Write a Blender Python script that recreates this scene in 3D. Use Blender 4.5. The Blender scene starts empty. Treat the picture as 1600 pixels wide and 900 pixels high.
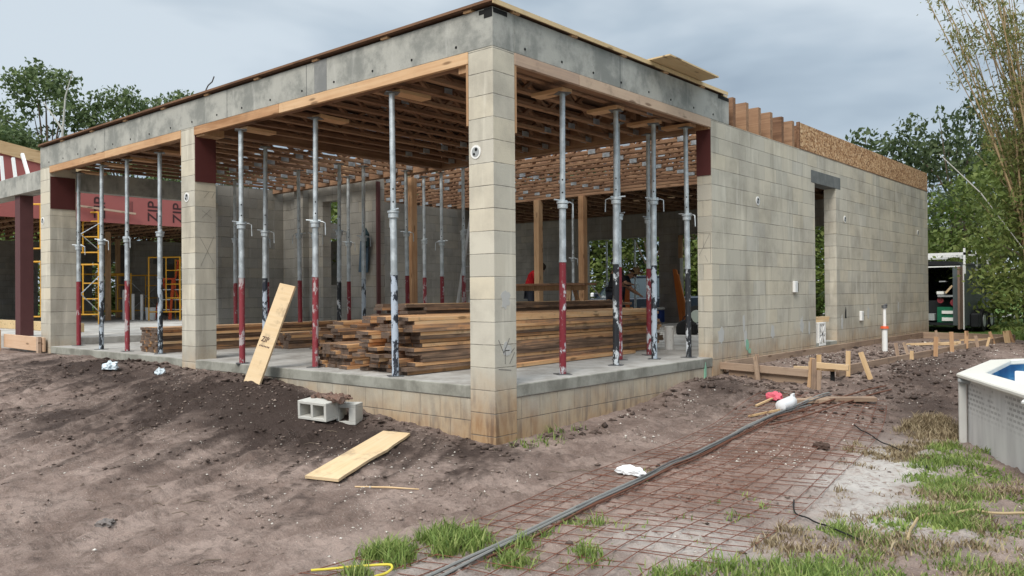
import bpy, math, random
import numpy as np
from mathutils import Vector, Matrix, Euler
R = math.radians
sc = bpy.context.scene
col = sc.collection

# ------------------------------------------------------------------ camera, light, exposure
cam_d = bpy.data.cameras.new('camera'); cam = bpy.data.objects.new('camera', cam_d); col.objects.link(cam)
cam_d.sensor_width = 36.0; cam_d.lens = 28.75; cam_d.clip_start = 0.05; cam_d.clip_end = 600
yaw, pitch, roll = R(40.61888874), R(0.36471062), R(-0.42822732)
Fw = Vector((-math.sin(yaw) * math.cos(pitch), math.cos(yaw) * math.cos(pitch), math.sin(pitch)))
Rt = Vector((math.cos(yaw), math.sin(yaw), 0)); Up = Rt.cross(Fw)
R2 = math.cos(roll) * Rt + math.sin(roll) * Up; U2 = -math.sin(roll) * Rt + math.cos(roll) * Up
M = Matrix((R2, U2, -Fw)).transposed().to_4x4(); M.translation = Vector((4.82545, -5.38524, 0.83526))
cam.matrix_world = M
sc.camera = cam

SUN_EL, SUN_AZ = R(44), R(163)          # azimuth clockwise from +Y: light comes from the street side
w = bpy.data.worlds.new('World'); sc.world = w; w.use_nodes = True
nt = w.node_tree; nt.nodes.clear()
def N(t, typ, **kw):
    n = t.nodes.new(typ)
    for k, v in kw.items(): setattr(n, k, v)
    return n
out = N(nt, 'ShaderNodeOutputWorld'); bg = N(nt, 'ShaderNodeBackground')
sky = N(nt, 'ShaderNodeTexSky', sky_type='NISHITA'); sky.sun_disc = False
sky.sun_elevation = SUN_EL; sky.sun_rotation = SUN_AZ; sky.air_density = 1.0; sky.dust_density = 1.0
tc = N(nt, 'ShaderNodeTexCoord'); mp = N(nt, 'ShaderNodeMapping'); mp.inputs['Scale'].default_value = (1.0, 1.0, 3.2)
mp.inputs['Rotation'].default_value = (R(8), R(-6), R(25)); mp.inputs['Location'].default_value = (.35, .1, .2)
n1 = N(nt, 'ShaderNodeTexNoise'); n1.inputs['Scale'].default_value = 1.5; n1.inputs['Detail'].default_value = 5; n1.inputs['Roughness'].default_value = .48; n1.inputs['Distortion'].default_value = .35
cr = N(nt, 'ShaderNodeValToRGB'); e = cr.color_ramp.elements
e[0].position = .43; e[0].color = (1.8, 2.25, 2.75, 1); e[1].position = .60; e[1].color = (3.5, 3.95, 4.35, 1)
m_ = e.new(.5) if False else cr.color_ramp.elements.new(.5); m_.color = (2.45, 2.95, 3.45, 1)
mx = N(nt, 'ShaderNodeMix', data_type='RGBA'); mx.inputs['Factor'].default_value = .97
nt.links.new(tc.outputs['Generated'], mp.inputs['Vector']); nt.links.new(mp.outputs[0], n1.inputs['Vector'])
nt.links.new(n1.outputs['Fac'], cr.inputs['Fac']); nt.links.new(sky.outputs[0], mx.inputs['A']); nt.links.new(cr.outputs[0], mx.inputs['B'])
sepz = N(nt, 'ShaderNodeSeparateXYZ'); nt.links.new(tc.outputs['Generated'], sepz.inputs[0])
zr_ = N(nt, 'ShaderNodeMapRange'); zr_.interpolation_type = 'SMOOTHSTEP'; zr_.inputs[1].default_value = .30; zr_.inputs[2].default_value = .95; zr_.inputs[3].default_value = 1.0; zr_.inputs[4].default_value = 3.7
nt.links.new(sepz.outputs[2], zr_.inputs[0]); vm = N(nt, 'ShaderNodeVectorMath', operation='SCALE'); nt.links.new(mx.outputs['Result'], vm.inputs[0]); nt.links.new(zr_.outputs[0], vm.inputs['Scale'])
zt_ = N(nt, 'ShaderNodeMix', data_type='RGBA', blend_type='MULTIPLY'); zt_.inputs[7].default_value = (1.10, 1.0, .90, 1)
zf_ = N(nt, 'ShaderNodeMapRange'); zf_.inputs[1].default_value = .30; zf_.inputs[2].default_value = .7; nt.links.new(sepz.outputs[2], zf_.inputs[0]); nt.links.new(zf_.outputs[0], zt_.inputs[0]); nt.links.new(vm.outputs[0], zt_.inputs[6])
nt.links.new(zt_.outputs[2], bg.inputs['Color']); bg.inputs['Strength'].default_value = 0.105
nt.links.new(bg.outputs[0], out.inputs['Surface'])

sd = bpy.data.lights.new('sun', 'SUN'); sd.energy = 1.7; sd.angle = R(28); sd.color = (1, .95, .88)
so = bpy.data.objects.new('sun', sd); col.objects.link(so)
sdir = Vector((math.sin(SUN_AZ) * math.cos(SUN_EL), math.cos(SUN_AZ) * math.cos(SUN_EL), math.sin(SUN_EL)))
so.rotation_euler = sdir.to_track_quat('Z', 'Y').to_euler(); so.location = (0, -10, 20)
sc.view_settings.view_transform = 'Standard'; sc.view_settings.look = 'None'
sc.view_settings.exposure = 0.82; sc.view_settings.gamma = 1
try: sc.cycles.max_bounces = 7; sc.cycles.diffuse_bounces = 4; sc.cycles.transparent_max_bounces = 8
except Exception: pass

rnd = random.Random(7)
rs = np.random.RandomState(5)

# ------------------------------------------------------------------ mesh helpers
class MB:
    def __init__(s): s.v = []; s.f = []; s.m = []
    def add(s, vs, fs, mi=0):
        b = len(s.v); s.v += [tuple(v) for v in vs]; s.f += [tuple(b + i for i in f) for f in fs]; s.m += [mi] * len(fs); return s
    def box(s, a, b, mi=0, mat=None, jit=0):
        x0, y0, z0 = a; x1, y1, z1 = b
        vs = [Vector(p) for p in ((x0,y0,z0),(x1,y0,z0),(x1,y1,z0),(x0,y1,z0),(x0,y0,z1),(x1,y0,z1),(x1,y1,z1),(x0,y1,z1))]
        if jit: vs = [v + Vector((rnd.uniform(-jit, jit), rnd.uniform(-jit, jit), rnd.uniform(-jit, jit))) for v in vs]
        if mat is not None: vs = [mat @ v for v in vs]
        return s.add(vs, [(0,3,2,1),(4,5,6,7),(0,1,5,4),(1,2,6,5),(2,3,7,6),(3,0,4,7)], mi)
    def bar(s, p0, p1, w_, h_, mi=0, up=(0,0,1)):
        p0 = Vector(p0); p1 = Vector(p1); d = (p1 - p0); L = d.length; d.normalize()
        u = Vector(up); sd_ = d.cross(u)
        if sd_.length < 1e-4: sd_ = d.cross(Vector((1, 0, 0)))
        sd_.normalize(); u = sd_.cross(d)
        m = Matrix((d, sd_, u)).transposed().to_4x4(); m.translation = p0
        return s.box((0, -w_/2, -h_/2), (L, w_/2, h_/2), mi, m)
    def cyl(s, p0, p1, r0, r1=None, n=12, mi=0, cap=True):
        return s.tube([p0, p1], [r0, r0 if r1 is None else r1], n, mi, cap)
    def tube(s, pts, rad, n=8, mi=0, cap=True):
        pts = [Vector(p) for p in pts]
        if not hasattr(rad, '__len__'): rad = [rad] * len(pts)
        b = []; vs = []; fs = []
        prev = None
        for i, p in enumerate(pts):
            d = (pts[min(i+1, len(pts)-1)] - pts[max(i-1, 0)]).normalized()
            if prev is None:
                a = d.cross(Vector((0, 0, 1)))
                if a.length < 1e-3: a = d.cross(Vector((1, 0, 0)))
            else: a = prev - d * prev.dot(d)
            a.normalize(); prev = a; c = d.cross(a)
            for k in range(n):
                t = 2 * math.pi * k / n
                vs.append(p + (a * math.cos(t) + c * math.sin(t)) * rad[i])
        for i in range(len(pts) - 1):
            for k in range(n):
                fs.append((i*n+k, i*n+(k+1) % n, (i+1)*n+(k+1) % n, (i+1)*n+k))
        if cap: fs.append(tuple(range(n))[::-1]); fs.append(tuple((len(pts)-1)*n+k for k in range(n)))
        return s.add(vs, fs, mi)
    def prism(s, poly, y0, y1, mi=0, axis='y'):
        n = len(poly)
        f = {'y': lambda a, b, t: (a, t, b), 'x': lambda a, b, t: (t, a, b), 'z': lambda a, b, t: (a, b, t)}[axis]
        vs = [f(a, b, y0) for a, b in poly] + [f(a, b, y1) for a, b in poly]
        fs = [tuple(range(n))[::-1], tuple(range(n, 2*n))] + [(i, (i+1) % n, n+(i+1) % n, n+i) for i in range(n)]
        return s.add(vs, fs, mi)
    def build(s, name, mats, parent=None, smooth=False, bevel=0, loc=None):
        me = bpy.data.meshes.new(name); me.from_pydata(s.v, [], s.f); 
        mats = mats if isinstance(mats, (list, tuple)) else [mats]
        for m in mats: me.materials.append(m)
        if len(mats) > 1: me.polygons.foreach_set('material_index', s.m)
        import bmesh
        bm = bmesh.new(); bm.from_mesh(me); bmesh.ops.recalc_face_normals(bm, faces=bm.faces[:])
        bm.to_mesh(me); bm.free()
        if smooth:
            me.polygons.foreach_set('use_smooth', [True] * len(me.polygons))
            try: me.set_sharp_from_angle(angle=R(40))
            except Exception: pass
        o = bpy.data.objects.new(name, me); col.objects.link(o)
        if parent is not None: o.parent = parent
        if loc is not None: o.location = loc
        if bevel:
            md = o.modifiers.new('bevel', 'BEVEL'); md.width = bevel; md.segments = 1; md.limit_method = 'ANGLE'
        return o

def tag(o, label=None, cat=None, group=None, kind=None):
    if label: o['label'] = label
    if cat: o['category'] = cat
    if group: o['group'] = group
    if kind: o['kind'] = kind
    return o
def empty(name, loc=(0,0,0), rz=0, label=None, cat=None, group=None):
    o = bpy.data.objects.new(name, None); o.empty_display_size = .1; o.location = loc; o.rotation_euler = (0, 0, rz); col.objects.link(o)
    return tag(o, label, cat, group)
def kids(o): return [c for c in bpy.data.objects if c.parent == o]
def copy_tree(o, parent=None):
    c = o.copy(); col.objects.link(c); c.parent = parent
    for ch in kids(o): copy_tree(ch, c)
    return c

# ------------------------------------------------------------------ material helpers
class G:
    """small node graph builder"""
    def __init__(s, name, rough=.8, metal=0.0, spec=.3):
        s.mat = bpy.data.materials.new(name); s.mat.use_nodes = True; s.t = s.mat.node_tree
        s.b = s.t.nodes['Principled BSDF']; s.o = s.t.nodes['Material Output']
        s.b.inputs['Roughness'].default_value = rough; s.b.inputs['Metallic'].default_value = metal
        s.b.inputs['Specular IOR Level'].default_value = spec
    def n(s, typ, **kw): return N(s.t, typ, **kw)
    def l(s, a, b): s.t.links.new(a, b)
    def set(s, sock, v):
        if hasattr(v, 'is_linked') or isinstance(v, bpy.types.NodeSocket): s.l(v, sock)
        else: sock.default_value = v
    def math(s, op, a, b=0.0, c=None, clamp=False):
        m = s.n('ShaderNodeMath', operation=op); m.use_clamp = clamp; s.set(m.inputs[0], a); s.set(m.inputs[1], b)
        if c is not None: s.set(m.inputs[2], c)
        return m.outputs[0]
    def coord(s, kind='Object', scale=(1,1,1), rot=(0,0,0), loc=(0,0,0)):
        c = s.n('ShaderNodeTexCoord'); m = s.n('ShaderNodeMapping')
        m.inputs['Scale'].default_value = scale; m.inputs['Rotation'].default_value = rot; m.inputs['Location'].default_value = loc
        s.l(c.outputs[kind], m.inputs['Vector']); return m.outputs[0]
    def noise(s, vec, scale, detail=4, rough=.55, dist=0, out='Fac'):
        n = s.n('ShaderNodeTexNoise'); n.inputs['Scale'].default_value = scale; n.inputs['Detail'].default_value = detail
        n.inputs['Roughness'].default_value = rough; n.inputs['Distortion'].default_value = dist; s.l(vec, n.inputs['Vector']); return n.outputs[out]
    def ramp(s, fac, stops):
        r = s.n('ShaderNodeValToRGB'); el = r.color_ramp.elements
        el[0].position, el[0].color = stops[0][0], (*stops[0][1], 1) if len(stops[0][1]) == 3 else stops[0][1]
        el[1].position, el[1].color = stops[-1][0], (*stops[-1][1], 1)
        for p, c in stops[1:-1]:
            q = el.new(p); q.color = (*c, 1)
        s.l(fac, r.inputs['Fac']); return r.outputs[0]
    def mr(s, v, a, b, c=0.0, d=1.0, smooth=True):
        m = s.n('ShaderNodeMapRange'); m.clamp = True
        if smooth: m.interpolation_type = 'SMOOTHSTEP'
        s.set(m.inputs[0], v); m.inputs[1].default_value = a; m.inputs[2].default_value = b; m.inputs[3].default_value = c; m.inputs[4].default_value = d
        return m.outputs[0]
    def mix(s, f, a, b, typ='MIX'):
        m = s.n('ShaderNodeMix', data_type='RGBA', blend_type=typ); s.set(m.inputs[0], f)
        for k, v in ((6, a), (7, b)):
            if isinstance(v, (tuple, list)): v = (*v, 1) if len(v) == 3 else v
            s.set(m.inputs[k], v)
        return m.outputs[2]
    def bump(s, h, strength=.3, dist=.01):
        b = s.n('ShaderNodeBump'); b.inputs['Strength'].default_value = strength; b.inputs['Distance'].default_value = dist
        s.l(h, b.inputs['Height']); s.l(b.outputs[0], s.b.inputs['Normal'])
    def col(s, c): s.set(s.b.inputs['Base Color'], (*c, 1) if isinstance(c, tuple) and len(c) == 3 else c); return s

def g3(v): return (v, v, v)
def plain(name, c, rough=.7, metal=0, var=.12, scale=6, bump=0, spec=.3):
    g = G(name, rough, metal, spec); v = g.coord()
    n = g.noise(v, scale, 5)
    g.col(g.mix(n, tuple(x * (1 - var) for x in c), tuple(min(1, x * (1 + var)) for x in c)))
    if bump: g.bump(g.noise(v, scale * 6, 4), bump, .004)
    return g.mat

def cmu(name, zoff, h=.2032, wd=.4064, uoff=0.0, vertical=True, stain=0.0, warm=0.0, seed=0.0, stainz=(-.3, .2), dark=1.0, jf=.32):
    g = G(name, .92, 0, .15); tcn = g.n('ShaderNodeTexCoord'); sp = g.n('ShaderNodeSeparateXYZ'); g.l(tcn.outputs['Object'], sp.inputs[0])
    sn = g.n('ShaderNodeSeparateXYZ'); g.l(tcn.outputs['Normal'], sn.inputs[0])
    X, Y, Z = sp.outputs
    isy = g.math('GREATER_THAN', g.math('ABSOLUTE', sn.outputs[1]), .5)
    u = g.math('ADD', g.math('MULTIPLY', X, isy), g.math('MULTIPLY', Y, g.math('SUBTRACT', 1.0, isy)))
    zz = g.math('DIVIDE', g.math('SUBTRACT', Z, zoff), h)
    row = g.math('FLOOR', zz); fz = g.math('FRACT', zz)
    par = g.math('FRACT', g.math('MULTIPLY', row, .5))
    uu = g.math('ADD', g.math('ADD', g.math('DIVIDE', u, wd), uoff), par)
    cl = g.math('FLOOR', uu); fu = g.math('FRACT', uu)
    dz = g.math('MULTIPLY', g.math('MINIMUM', fz, g.math('SUBTRACT', 1.0, fz)), h)
    du = g.math('MULTIPLY', g.math('MINIMUM', fu, g.math('SUBTRACT', 1.0, fu)), wd)
    v = tcn.outputs['Object']
    wob = g.math('MULTIPLY', g.math('SUBTRACT', g.noise(v, 11, 6, .7), .5), .014)
    mz = g.mr(g.math('ADD', dz, wob), .0012, .0052, 1, 0)
    mask = mz
    if vertical:
        mu = g.math('MULTIPLY', g.mr(g.math('ADD', du, wob), .001, .0052, 1, 0), .6)
        mask = g.math('MAXIMUM', mz, mu)
    # joints fade in and out where the mortar was struck flush
    mask = g.math('MULTIPLY', mask, g.mr(g.noise(v, 2.1, 3), .3, .62, jf, 1))
    cv = g.n('ShaderNodeCombineXYZ'); g.set(cv.inputs[0], cl if vertical else isy); g.set(cv.inputs[1], row); cv.inputs[2].default_value = seed
    wn = g.n('ShaderNodeTexWhiteNoise'); g.l(cv.outputs[0], wn.inputs[0])
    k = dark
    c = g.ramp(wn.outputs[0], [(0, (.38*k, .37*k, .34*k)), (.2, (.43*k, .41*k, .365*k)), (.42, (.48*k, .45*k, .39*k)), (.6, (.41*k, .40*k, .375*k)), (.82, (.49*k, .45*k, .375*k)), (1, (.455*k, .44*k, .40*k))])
    big = g.noise(v, 1.3, 5, .6)
    c = g.mix(g.mr(big, .42, .68), c, g.mix(.6, c, (.23*k, .215*k, .195*k)))
    st = g.noise(g.coord(scale=(7, 7, .8)), 1.0, 4, .6)
    c = g.mix(g.math('MULTIPLY', g.mr(st, .54, .70), .45), c, (.60*k, .58*k, .53*k)); st2 = g.noise(g.coord(scale=(3, 3, .45), loc=(4, 2, 1)), 1.1, 5, .6); c = g.mix(g.math('MULTIPLY', g.mr(st2, .55, .7), .4), c, (.20*k, .185*k, .165*k))
    fn = g.noise(v, 60, 6, .7)
    c = g.mix(g.math('MULTIPLY', g.mr(fn, .35, .75), .4), c, g.mix(.5, c, (.6, .57, .5)))
    if warm: c = g.mix(warm, c, g.mix(1, c, (1.0, .95, .80), 'MULTIPLY'))
    if stain:
        a = g.mr(g.math('ADD', Z, g.math('MULTIPLY', g.math('SUBTRACT', g.noise(v, 3.2, 5, .65), .5), .55)), stainz[0], stainz[1], 1, 0)
        rust = g.ramp(g.noise(g.coord(scale=(6, 6, 1.3)), 1.6, 5), [(.3, (.27, .145, .07)), (.5, (.40, .27, .155)), (.62, (.22, .135, .08)), (.78, (.13, .095, .07))])
        c = g.mix(g.math('MULTIPLY', a, stain), c, rust)
    c = g.mix(g.math('MULTIPLY', mask, .74), c, (.135*k, .125*k, .11*k))
    g.col(c)
    hgt = g.math('ADD', g.math('MULTIPLY', mask, -1.0), g.math('MULTIPLY', fn, .35))
    g.bump(hgt, .7, .011)
    return g.mat

def concrete(name, c0=(.40, .40, .385), c1=(.22, .225, .22), axis_streak=True, pale=(.56, .55, .51)):
    g = G(name, .88, 0, .2); v = g.coord()
    a = g.noise(v, 1.9, 7, .68, .15); b = g.noise(g.coord(scale=(4, 4, .6)), 1.6, 6, .66)
    c = g.mix(g.mr(a, .40, .62), c0, c1)
    c = g.mix(g.math('MULTIPLY', g.mr(b, .52, .75), .55), c, pale)
    vn = g.n('ShaderNodeTexVoronoi'); vn.inputs['Scale'].default_value = 26; g.l(v, vn.inputs['Vector'])
    pit = g.math('MULTIPLY', g.mr(vn.outputs['Distance'], .06, .13, 1, 0), g.mr(g.noise(v, 4, 3), .5, .62))
    c = g.mix(g.math('MULTIPLY', pit, .7), c, (.08, .08, .08))
    f = g.noise(v, 45, 6, .7)
    c = g.mix(g.math('MULTIPLY', f, .35), c, g.mix(.6, c, (.15, .15, .15)))
    g.col(c); g.bump(g.math('SUBTRACT', f, pit), .35, .006); return g.mat

def wood(name, stops, axis=0, rough=.8, seedvar=.28, grain=1.0, dirt=.35, knots=.65):
    g = G(name, rough, 0, .2)
    sx = [28, 28, 28]; sx[axis] = 1.1
    oi = g.n('ShaderNodeObjectInfo')
    c = g.n('ShaderNodeTexCoord'); add = g.n('ShaderNodeVectorMath', operation='ADD'); g.l(c.outputs['Object'], add.inputs[0])
    sc_ = g.n('ShaderNodeVectorMath', operation='SCALE'); cx = g.n('ShaderNodeCombineXYZ')
    g.l(oi.outputs['Random'], cx.inputs[0]); g.l(oi.outputs['Random'], cx.inputs[1]); g.l(oi.outputs['Random'], cx.inputs[2])
    g.l(cx.outputs[0], sc_.inputs[0]); sc_.inputs['Scale'].default_value = 31.0; g.l(sc_.outputs[0], add.inputs[1])
    mp_ = g.n('ShaderNodeMapping'); mp_.inputs['Scale'].default_value = sx; g.l(add.outputs[0], mp_.inputs['Vector'])
    gr = g.noise(mp_.outputs[0], 1.0, 5, .6, .8)
    big = g.noise(add.outputs[0], 1.7, 4, .6)
    f = g.math('ADD', g.math('MULTIPLY', gr, .62 * grain), g.math('MULTIPLY', big, .42))
    if seedvar: f = g.math('ADD', f, g.math('MULTIPLY', g.math('SUBTRACT', oi.outputs['Random'], .5), float(seedvar)))
    cc = g.ramp(f, stops)
    kn = g.n('ShaderNodeTexVoronoi'); kn.inputs['Scale'].default_value = 1.0
    m2 = g.n('ShaderNodeMapping'); s2 = [9, 9, 9]; s2[axis] = 2.2; m2.inputs['Scale'].default_value = s2; g.l(add.outputs[0], m2.inputs['Vector']); g.l(m2.outputs[0], kn.inputs['Vector'])
    cc = g.mix(g.math('MULTIPLY', g.mr(kn.outputs['Distance'], .1, .2, 1, 0), knots), cc, (.09, .045, .02))
    cc = g.mix(g.math('MULTIPLY', g.mr(g.noise(add.outputs[0], 4.5, 4, .7), .52, .72), dirt), cc, (.11, .085, .07))
    g.col(cc); g.bump(gr, .25, .003); return g.mat

def osb(name, axes=(0, 2), tint=1.0):
    g = G(name, .75, 0, .25); outc = None
    for i, (sx, sy, sz, rot) in enumerate(((1, 1, .35, (.35, 0, 0)), (1, .35, 1, (-.5, 0, 0)), (1, .5, .6, (.9, 0, 0)))):
        x = g.n('ShaderNodeTexVoronoi'); x.inputs['Scale'].default_value = 42 + 9*i; g.l(g.coord(scale=(sx, sy, sz), rot=rot, loc=(i*3.1, i, 0)), x.inputs['Vector'])
        s_ = g.n('ShaderNodeSeparateColor'); g.l(x.outputs['Color'], s_.inputs[0])
        c = g.ramp(s_.outputs[0], [(0, (.16, .075, .035)), (.3, (.33, .17, .08)), (.6, (.47, .28, .14)), (1, (.68, .48, .29))])
        outc = c if outc is None else g.mix(g.mr(s_.outputs[1], .45, .55), outc, c)
        last = s_.outputs[0]
    g.col(outc); g.bump(last, .4, .004); return g.mat
def osb_old(name, axes=(0, 2), tint=1.0):
    g = G(name, .75, 0, .25); v = g.coord()
    def vor(scale, rot, st):
        vv = g.coord(scale=st, rot=rot); x = g.n('ShaderNodeTexVoronoi'); x.inputs['Scale'].default_value = scale; x.inputs['Randomness'].default_value = 1
        g.l(vv, x.inputs['Vector']); s_ = g.n('ShaderNodeSeparateColor'); g.l(x.outputs['Color'], s_.inputs[0]); return s_.outputs[0], x.outputs['Distance']
    a, da = vor(14, (.3, .2, .5), (1, 1, 3.2)); b, db = vor(11, (.5, .9, .2), (2.6, 2.6, 1))
    sel = g.mr(g.noise(v, 16, 2), .45, .55)
    f = g.math('ADD', g.math('MULTIPLY', a, sel), g.math('MULTIPLY', b, g.math('SUBTRACT', 1.0, sel)))
    t = tint
    c = g.ramp(f, [(0, (.21*t, .105*t, .045*t)), (.35, (.38*t, .21*t, .10*t)), (.7, (.50*t, .31*t, .16*t)), (1, (.62*t, .43*t, .25*t))])
    c = g.mix(g.math('MULTIPLY', g.mr(db, .35, .6), .3), c, (.15, .075, .03))
    g.col(c); g.bump(f, .3, .003); return g.mat

def galv(name, c=(.50, .54, .56)):
    g = G(name, .42, .55, .5); v = g.coord()
    n = g.noise(v, 9, 5, .6); n2 = g.noise(g.coord(scale=(20, 20, 3)), 1.5, 4)
    cc = g.mix(g.mr(n, .35, .7), tuple(x*.8 for x in c), tuple(min(1, x*1.25) for x in c))
    cc = g.mix(g.math('MULTIPLY', g.mr(n2, .6, .75), .5), cc, (.28, .26, .24)); g.col(cc)
    g.l(g.mr(n, .3, .7, .35, .6), g.b.inputs['Roughness']); return g.mat
def peel(name, c, under=(.55, .58, .6), lo=.5, hi=.56, sc_=9):
    g = G(name, .55, 0, .4); oi = g.n('ShaderNodeObjectInfo')
    vv = g.coord(scale=(1, 1, .55)); ad = g.n('ShaderNodeVectorMath', operation='ADD'); g.l(vv, ad.inputs[0])
    cx = g.n('ShaderNodeCombineXYZ'); g.l(g.math('MULTIPLY', oi.outputs['Random'], 40.0), cx.inputs[2]); g.l(cx.outputs[0], ad.inputs[1])
    n = g.noise(ad.outputs[0], sc_, 6, .68)
    cc = g.mix(g.mr(n, lo, hi), c, under); cc = g.mix(g.math('MULTIPLY', g.mr(g.noise(ad.outputs[0], 30, 3), .6, .7), .5), cc, (.3, .29, .27))
    g.col(cc); g.bump(n, .3, .003); return g.mat

MT = {}
Z0 = 3.01547
MT['pillar'] = cmu('masonry_pillar', Z0, vertical=False, warm=.45, stain=1.0, stainz=(-.42, .26), seed=3, dark=1.22)
MT['wall'] = cmu('masonry_wall', Z0, uoff=-(4.1455 + .0) / .4064 - .5, seed=1, stain=.75, warm=.5, stainz=(-.22, .34), dark=1.1)
MT['wallin_shaded'] = cmu('masonry_inside_shaded', Z0, uoff=.2, seed=5, dark=.66)  # wall masonry darkened, indoor shade put into the colour
MT['stem'] = cmu('masonry_stem', -.117, wd=.2732, uoff=.1, seed=8, stain=1.0, warm=.5, stainz=(-.66, .10), dark=1.0, jf=1.0)
MT['beam'] = concrete('beam_concrete', (.42, .415, .375), (.235, .24, .22))
MT['slab'] = concrete('slab_concrete', (.48, .465, .435), (.33, .31, .28), pale=(.60, .58, .54))
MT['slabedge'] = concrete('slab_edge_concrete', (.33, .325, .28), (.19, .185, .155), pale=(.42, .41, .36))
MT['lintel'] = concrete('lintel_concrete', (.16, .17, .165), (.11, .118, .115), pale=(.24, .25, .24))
PINE = [(.25, (.30, .155, .075)), (.45, (.47, .27, .145)), (.62, (.58, .37, .21)), (.85, (.66, .46, .28))]
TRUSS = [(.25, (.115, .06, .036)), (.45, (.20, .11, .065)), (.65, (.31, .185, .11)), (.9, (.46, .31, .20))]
OLD = [(.24, (.085, .058, .042)), (.36, (.19, .125, .085)), (.46, (.33, .21, .135)), (.55, (.58, .31, .15)), (.66, (.70, .42, .21)), (.9, (.70, .55, .36))]
STAKE = [(.25, (.16, .11, .08)), (.5, (.30, .21, .15)), (.8, (.42, .31, .22))]
FRESH = [(.25, (.42, .27, .13)), (.5, (.56, .39, .22)), (.8, (.66, .50, .32))]
MT['pine_x'] = wood('form_pine_x', PINE, 0, dirt=.15); MT['pine_y'] = wood('form_pine_y', [(p, tuple(.5*a+.5*b for a, b in zip(c, (.42, .37, .33)))) for p, c in PINE], 1, dirt=.35)
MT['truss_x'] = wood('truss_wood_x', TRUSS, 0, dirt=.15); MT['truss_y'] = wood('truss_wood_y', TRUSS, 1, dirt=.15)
MT['post'] = wood('post_wood', [(p, tuple(x*.8 for x in c)) for p, c in PINE], 2, dirt=.2)
MT['old'] = wood('weathered_board', OLD, 0, dirt=.5, seedvar=.46); MT['oldend'] = plain('weathered_board_end', (.12, .085, .065), .95, var=.75, scale=22, bump=.5)
MT['stake'] = wood('old_stake_wood', STAKE, 2, dirt=.5); MT['stake_x'] = wood('old_form_wood', STAKE, 0, dirt=.5)
MT['fresh'] = wood('fresh_stake_wood', FRESH, 2, dirt=.1); MT['fresh_x'] = wood('fresh_board_wood', FRESH, 0, dirt=.12)
MT['osb'] = osb('osb_board', tint=1.0)
MT['ply'] = wood('plywood', [(.2, (.42, .29, .15)), (.5, (.58, .43, .24)), (.85, (.66, .52, .32))], 1, dirt=.2)
MT['plyfresh'] = wood('plywood_fresh', [(.2, (.46, .31, .16)), (.45, (.60, .44, .26)), (.85, (.68, .54, .36))], 0, seedvar=0, dirt=.45, knots=.12)
MT['ply_shaded'] = wood('deck_ply_shaded', [(.2, (.085, .05, .035)), (.5, (.15, .09, .06)), (.85, (.21, .13, .09))], 1, dirt=.3)  # plywood in a dark copy, shade under the roof painted into the colour
MT['galv'] = galv('galvanised_steel'); MT['plate'] = galv('truss_plate_steel', (.42, .45, .47))
MT['dsteel'] = plain('dull_steel', (.16, .165, .17), .5, .6)
MT['red'] = peel('red_prop_paint', (.21, .022, .032), lo=.57, hi=.64); MT['black'] = peel('black_prop_paint', (.018, .02, .024), lo=.54, hi=.58)
MT['white'] = peel('peeling_white_prop_paint', (.42, .48, .56), (.02, .024, .035), .5, .53, 11)
MT['bpeel'] = peel('peeling_black_prop_paint', (.02, .024, .03), (.42, .48, .54), .47, .5, 11)
MT['rpeel'] = peel('peeling_red_prop_paint', (.24, .035, .045), (.42, .36, .36), .52, .58, 10)
MT['dark'] = plain('dark_hole', (.012, .012, .012), .9)
MT['maroon'] = plain('maroon_primer', (.085, .022, .02), .6, var=.25, scale=3, bump=.1)
MT['column'] = plain('primed_steel_column', (.10, .04, .04), .55, var=.15)
MT['zip'] = plain('red_sheathing', (.34, .105, .095), .6, var=.10, scale=2)
MT['yellow'] = plain('yellow_scaffold_paint', (.62, .32, .03), .5, var=.2)
MT['orange'] = plain('orange_ladder_paint', (.62, .10, .03), .5, var=.2)
MT['alu'] = plain('aluminium', (.6, .61, .62), .35, .7)
MT['whitep'] = plain('white_plastic', (.74, .74, .72), .4, var=.06, spec=.5)
MT['greyp'] = plain('grey_cover', (.32, .33, .33), .5, var=.1)
MT['pvc'] = plain('pvc_pipe', (.78, .77, .74), .35, var=.06, spec=.5)
MT['ink'] = plain('black_print', (.05, .02, .02), .7)
MT['pencil'] = plain('pencil_mark', (.19, .18, .165), .9)

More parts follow.
